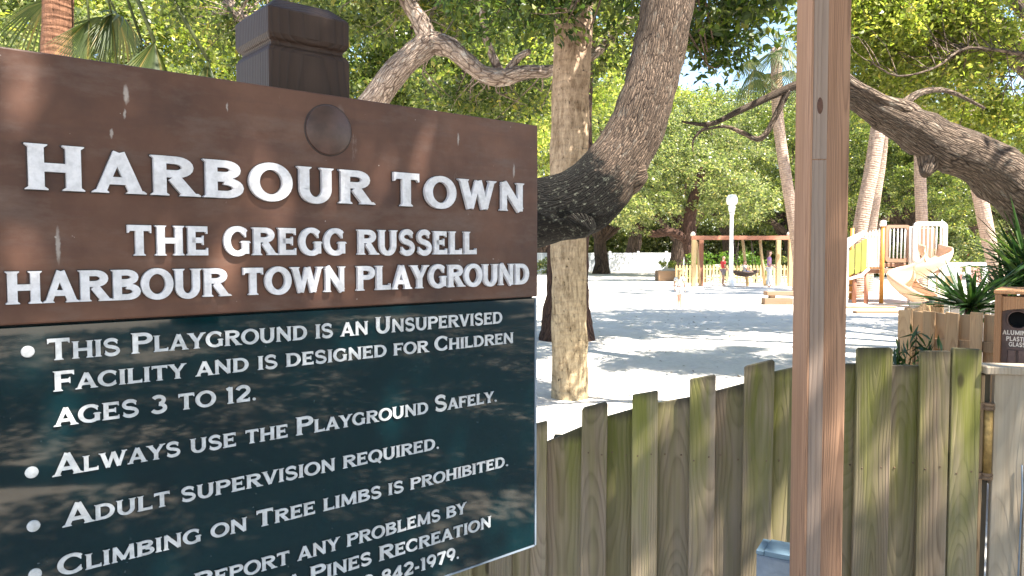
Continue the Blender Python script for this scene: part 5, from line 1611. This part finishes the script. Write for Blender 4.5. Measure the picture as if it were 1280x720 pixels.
# pale picket guard and olive stair side
for k in range(5):
    xx = tx(1084 + k * 4)
    MB().prism([(xx - .032, tz(334)), (xx + .032, tz(334)), (xx + .032, tz(292 - k)), (xx, tz(289 - k)), (xx - .032, tz(292 - k))], .05, .085).build('guard_picket', M['cream_plastic'], tower)
MB().box(tx(1081), tx(1103), .087, .115, tz(336), tz(333.5)).build('guard_rail', M['orange_metal'], tower)
MB().box(tx(1083), tx(1102), .087, .115, tz(297), tz(294.5)).build('guard_rail', M['orange_metal'], tower)
for k, (px, yt, yb) in enumerate(((1062, 314, 345), (1070, 306, 343), (1077.5, 301, 340))):
    MB().prism([(tx(px), tz(yb)), (tx(px + 6.6), tz(yb - 3.5)), (tx(px + 6.6), tz(yt - 3.2)), (tx(px), tz(yt))], .02, .06).build('stair_side', M['olive_plastic'], tower)
MB().prism([(tx(1058), tz(312)), (tx(1082), tz(292)), (tx(1082), tz(287)), (tx(1058), tz(298))], -.02, .018).build('hand_rail', M['cream_plastic'], tower)
MB().prism([(tx(1062), tz(347)), (tx(1076), tz(343)), (tx(1086), tz(334)), (tx(1088), tz(337)), (tx(1078), tz(346)), (tx(1063), tz(350))], -.02, .018).build('stringer', M['cream_plastic'], tower)
MB().box(tx(1056), tx(1061.5), .0, .14, 0, tz(300)).build('post', M['cream_plastic'], tower, bevel=.01)
for k in range(4):
    MB().box(tx(1062), tx(1085), .1 + k * .3, .37 + k * .3, tz(365 - k * 8) - .04, tz(365 - k * 8)).build('stair_tread', M['brown_plastic'], tower, bevel=.006)
# slide: U-shaped chute swept along a curling path
path = [Vector((tx(1160), -.02, tz(317))), Vector((tx(1163), -.40, tz(321))), Vector((tx(1153), -.74, tz(328))), Vector((tx(1136), -.80, tz(338))), Vector((tx(1118), -.72, tz(345))), Vector((tx(1109), -.85, tz(352))), Vector((tx(1110), -1.15, tz(361))), Vector((tx(1117), -1.50, tz(370))), Vector((tx(1124), -1.80, tz(376)))]
pts, _ = catmull(path, [1] * len(path), 8)
pr = []
for k in range(13):
    a = math.radians(-190 + 200 * k / 12)
    pr.append((.36 * math.cos(a), .38 * math.sin(a)))
vs = []
for i, p in enumerate(pts):
    t = (pts[min(i + 1, len(pts) - 1)] - pts[max(i - 1, 0)]); t.z = 0; t.normalize()
    sd = Vector((t.y, -t.x, 0))
    w = 1.0 if i < len(pts) - 10 else 1.0 - .12 * (i - len(pts) + 10) / 10
    for (u_, v_) in pr:
        vs.append(p + sd * u_ * w + Vector((0, 0, v_ * w + .22)))
np_ = len(pr)
fs = [(i * np_ + k, i * np_ + k + 1, (i + 1) * np_ + k + 1, (i + 1) * np_ + k) for i in range(len(pts) - 1) for k in range(np_ - 1)]
sl = MB().add(vs, fs, True).build('slide', M['tan_plastic'], tower)
sm_ = sl.modifiers.new('thickness', 'SOLIDIFY'); sm_.thickness = .035; sm_.offset = 0
m_ = MB(); m_.lathe([(.06, 0), (.06, tz(340))], 12, Matrix.Translation((tx(1159), -.62, 0))); m_.build('slide_support', M['cream_plastic'], tower)

# ------------------------------------------------------------------ stop sign, white playhouse
q = at(1215, 322, 48)
ss = empty('stop_sign', (q.x, 48, 0), 0, 'small red octagonal stop sign beyond the playhouse', 'sign')
R8 = 7.6 * 48 / FPX
o8 = [(R8 * math.cos(math.radians(22.5 + 45 * k)), q.z + R8 * math.sin(math.radians(22.5 + 45 * k))) for k in range(8)]
MB().prism(o8, -.01, .01).build('plate', M['red_sign'], ss)
m_ = MB(); m_.lathe([(.035, 0), (.035, q.z + R8 * .6)], 10, Matrix.Translation((0, .048, 0))); m_.build('post', M['steel'], ss)
link('lettering', letters_mesh('lettering', 'STOP', -R8 * .72, R8 * .72, q.z - R8 * .3, R8 * .6, R8 * .6, -.022, .011, .05), M['white'], ss)
HY = 31.0
kh = HY / FPX
hq = at(1190, 313, HY)
ph = empty('playhouse', (hq.x, HY, 0), 0, 'white open playhouse with pink slats seen through the yucca leaves', 'playhouse')
def hx(px): return (px - 1190) * kh
def hz_(y): return at(1190, y, HY).z
MB().box(hx(1176), hx(1240), -.1, .1, hz_(333), hz_(328)).build('beam', M['white'], ph, bevel=.01)
for px in (1197, 1211, 1232):
    MB().box(hx(px) - .07, hx(px) + .07, -.07, .07, 0, hz_(333) - .003).build('post', M['white'], ph, bevel=.01)
for k in range(5):
    MB().prism([(hx(1214 + k * 3.4), .15), (hx(1214 + k * 3.4) + .07, .15), (hx(1214 + k * 3.4) + .07 - .1, hz_(334)), (hx(1214 + k * 3.4) - .1, hz_(334))], .08, .1).build('slat', M['pink_slat'], ph)
MB().box(hx(1199.5), hx(1209), .3, .34, .1, hz_(335)).build('door', M['pink_slat'], ph, bevel=.01)
MB().box(hx(1174), hx(1195), .1, .16, .1, hz_(345)).build('wall', M['yellowwood'], ph, bevel=.01)
MB().box(hx(1174), hx(1195), .08, .18, hz_(345) + .003, hz_(331)).build('wall', M['white'], ph, bevel=.01)
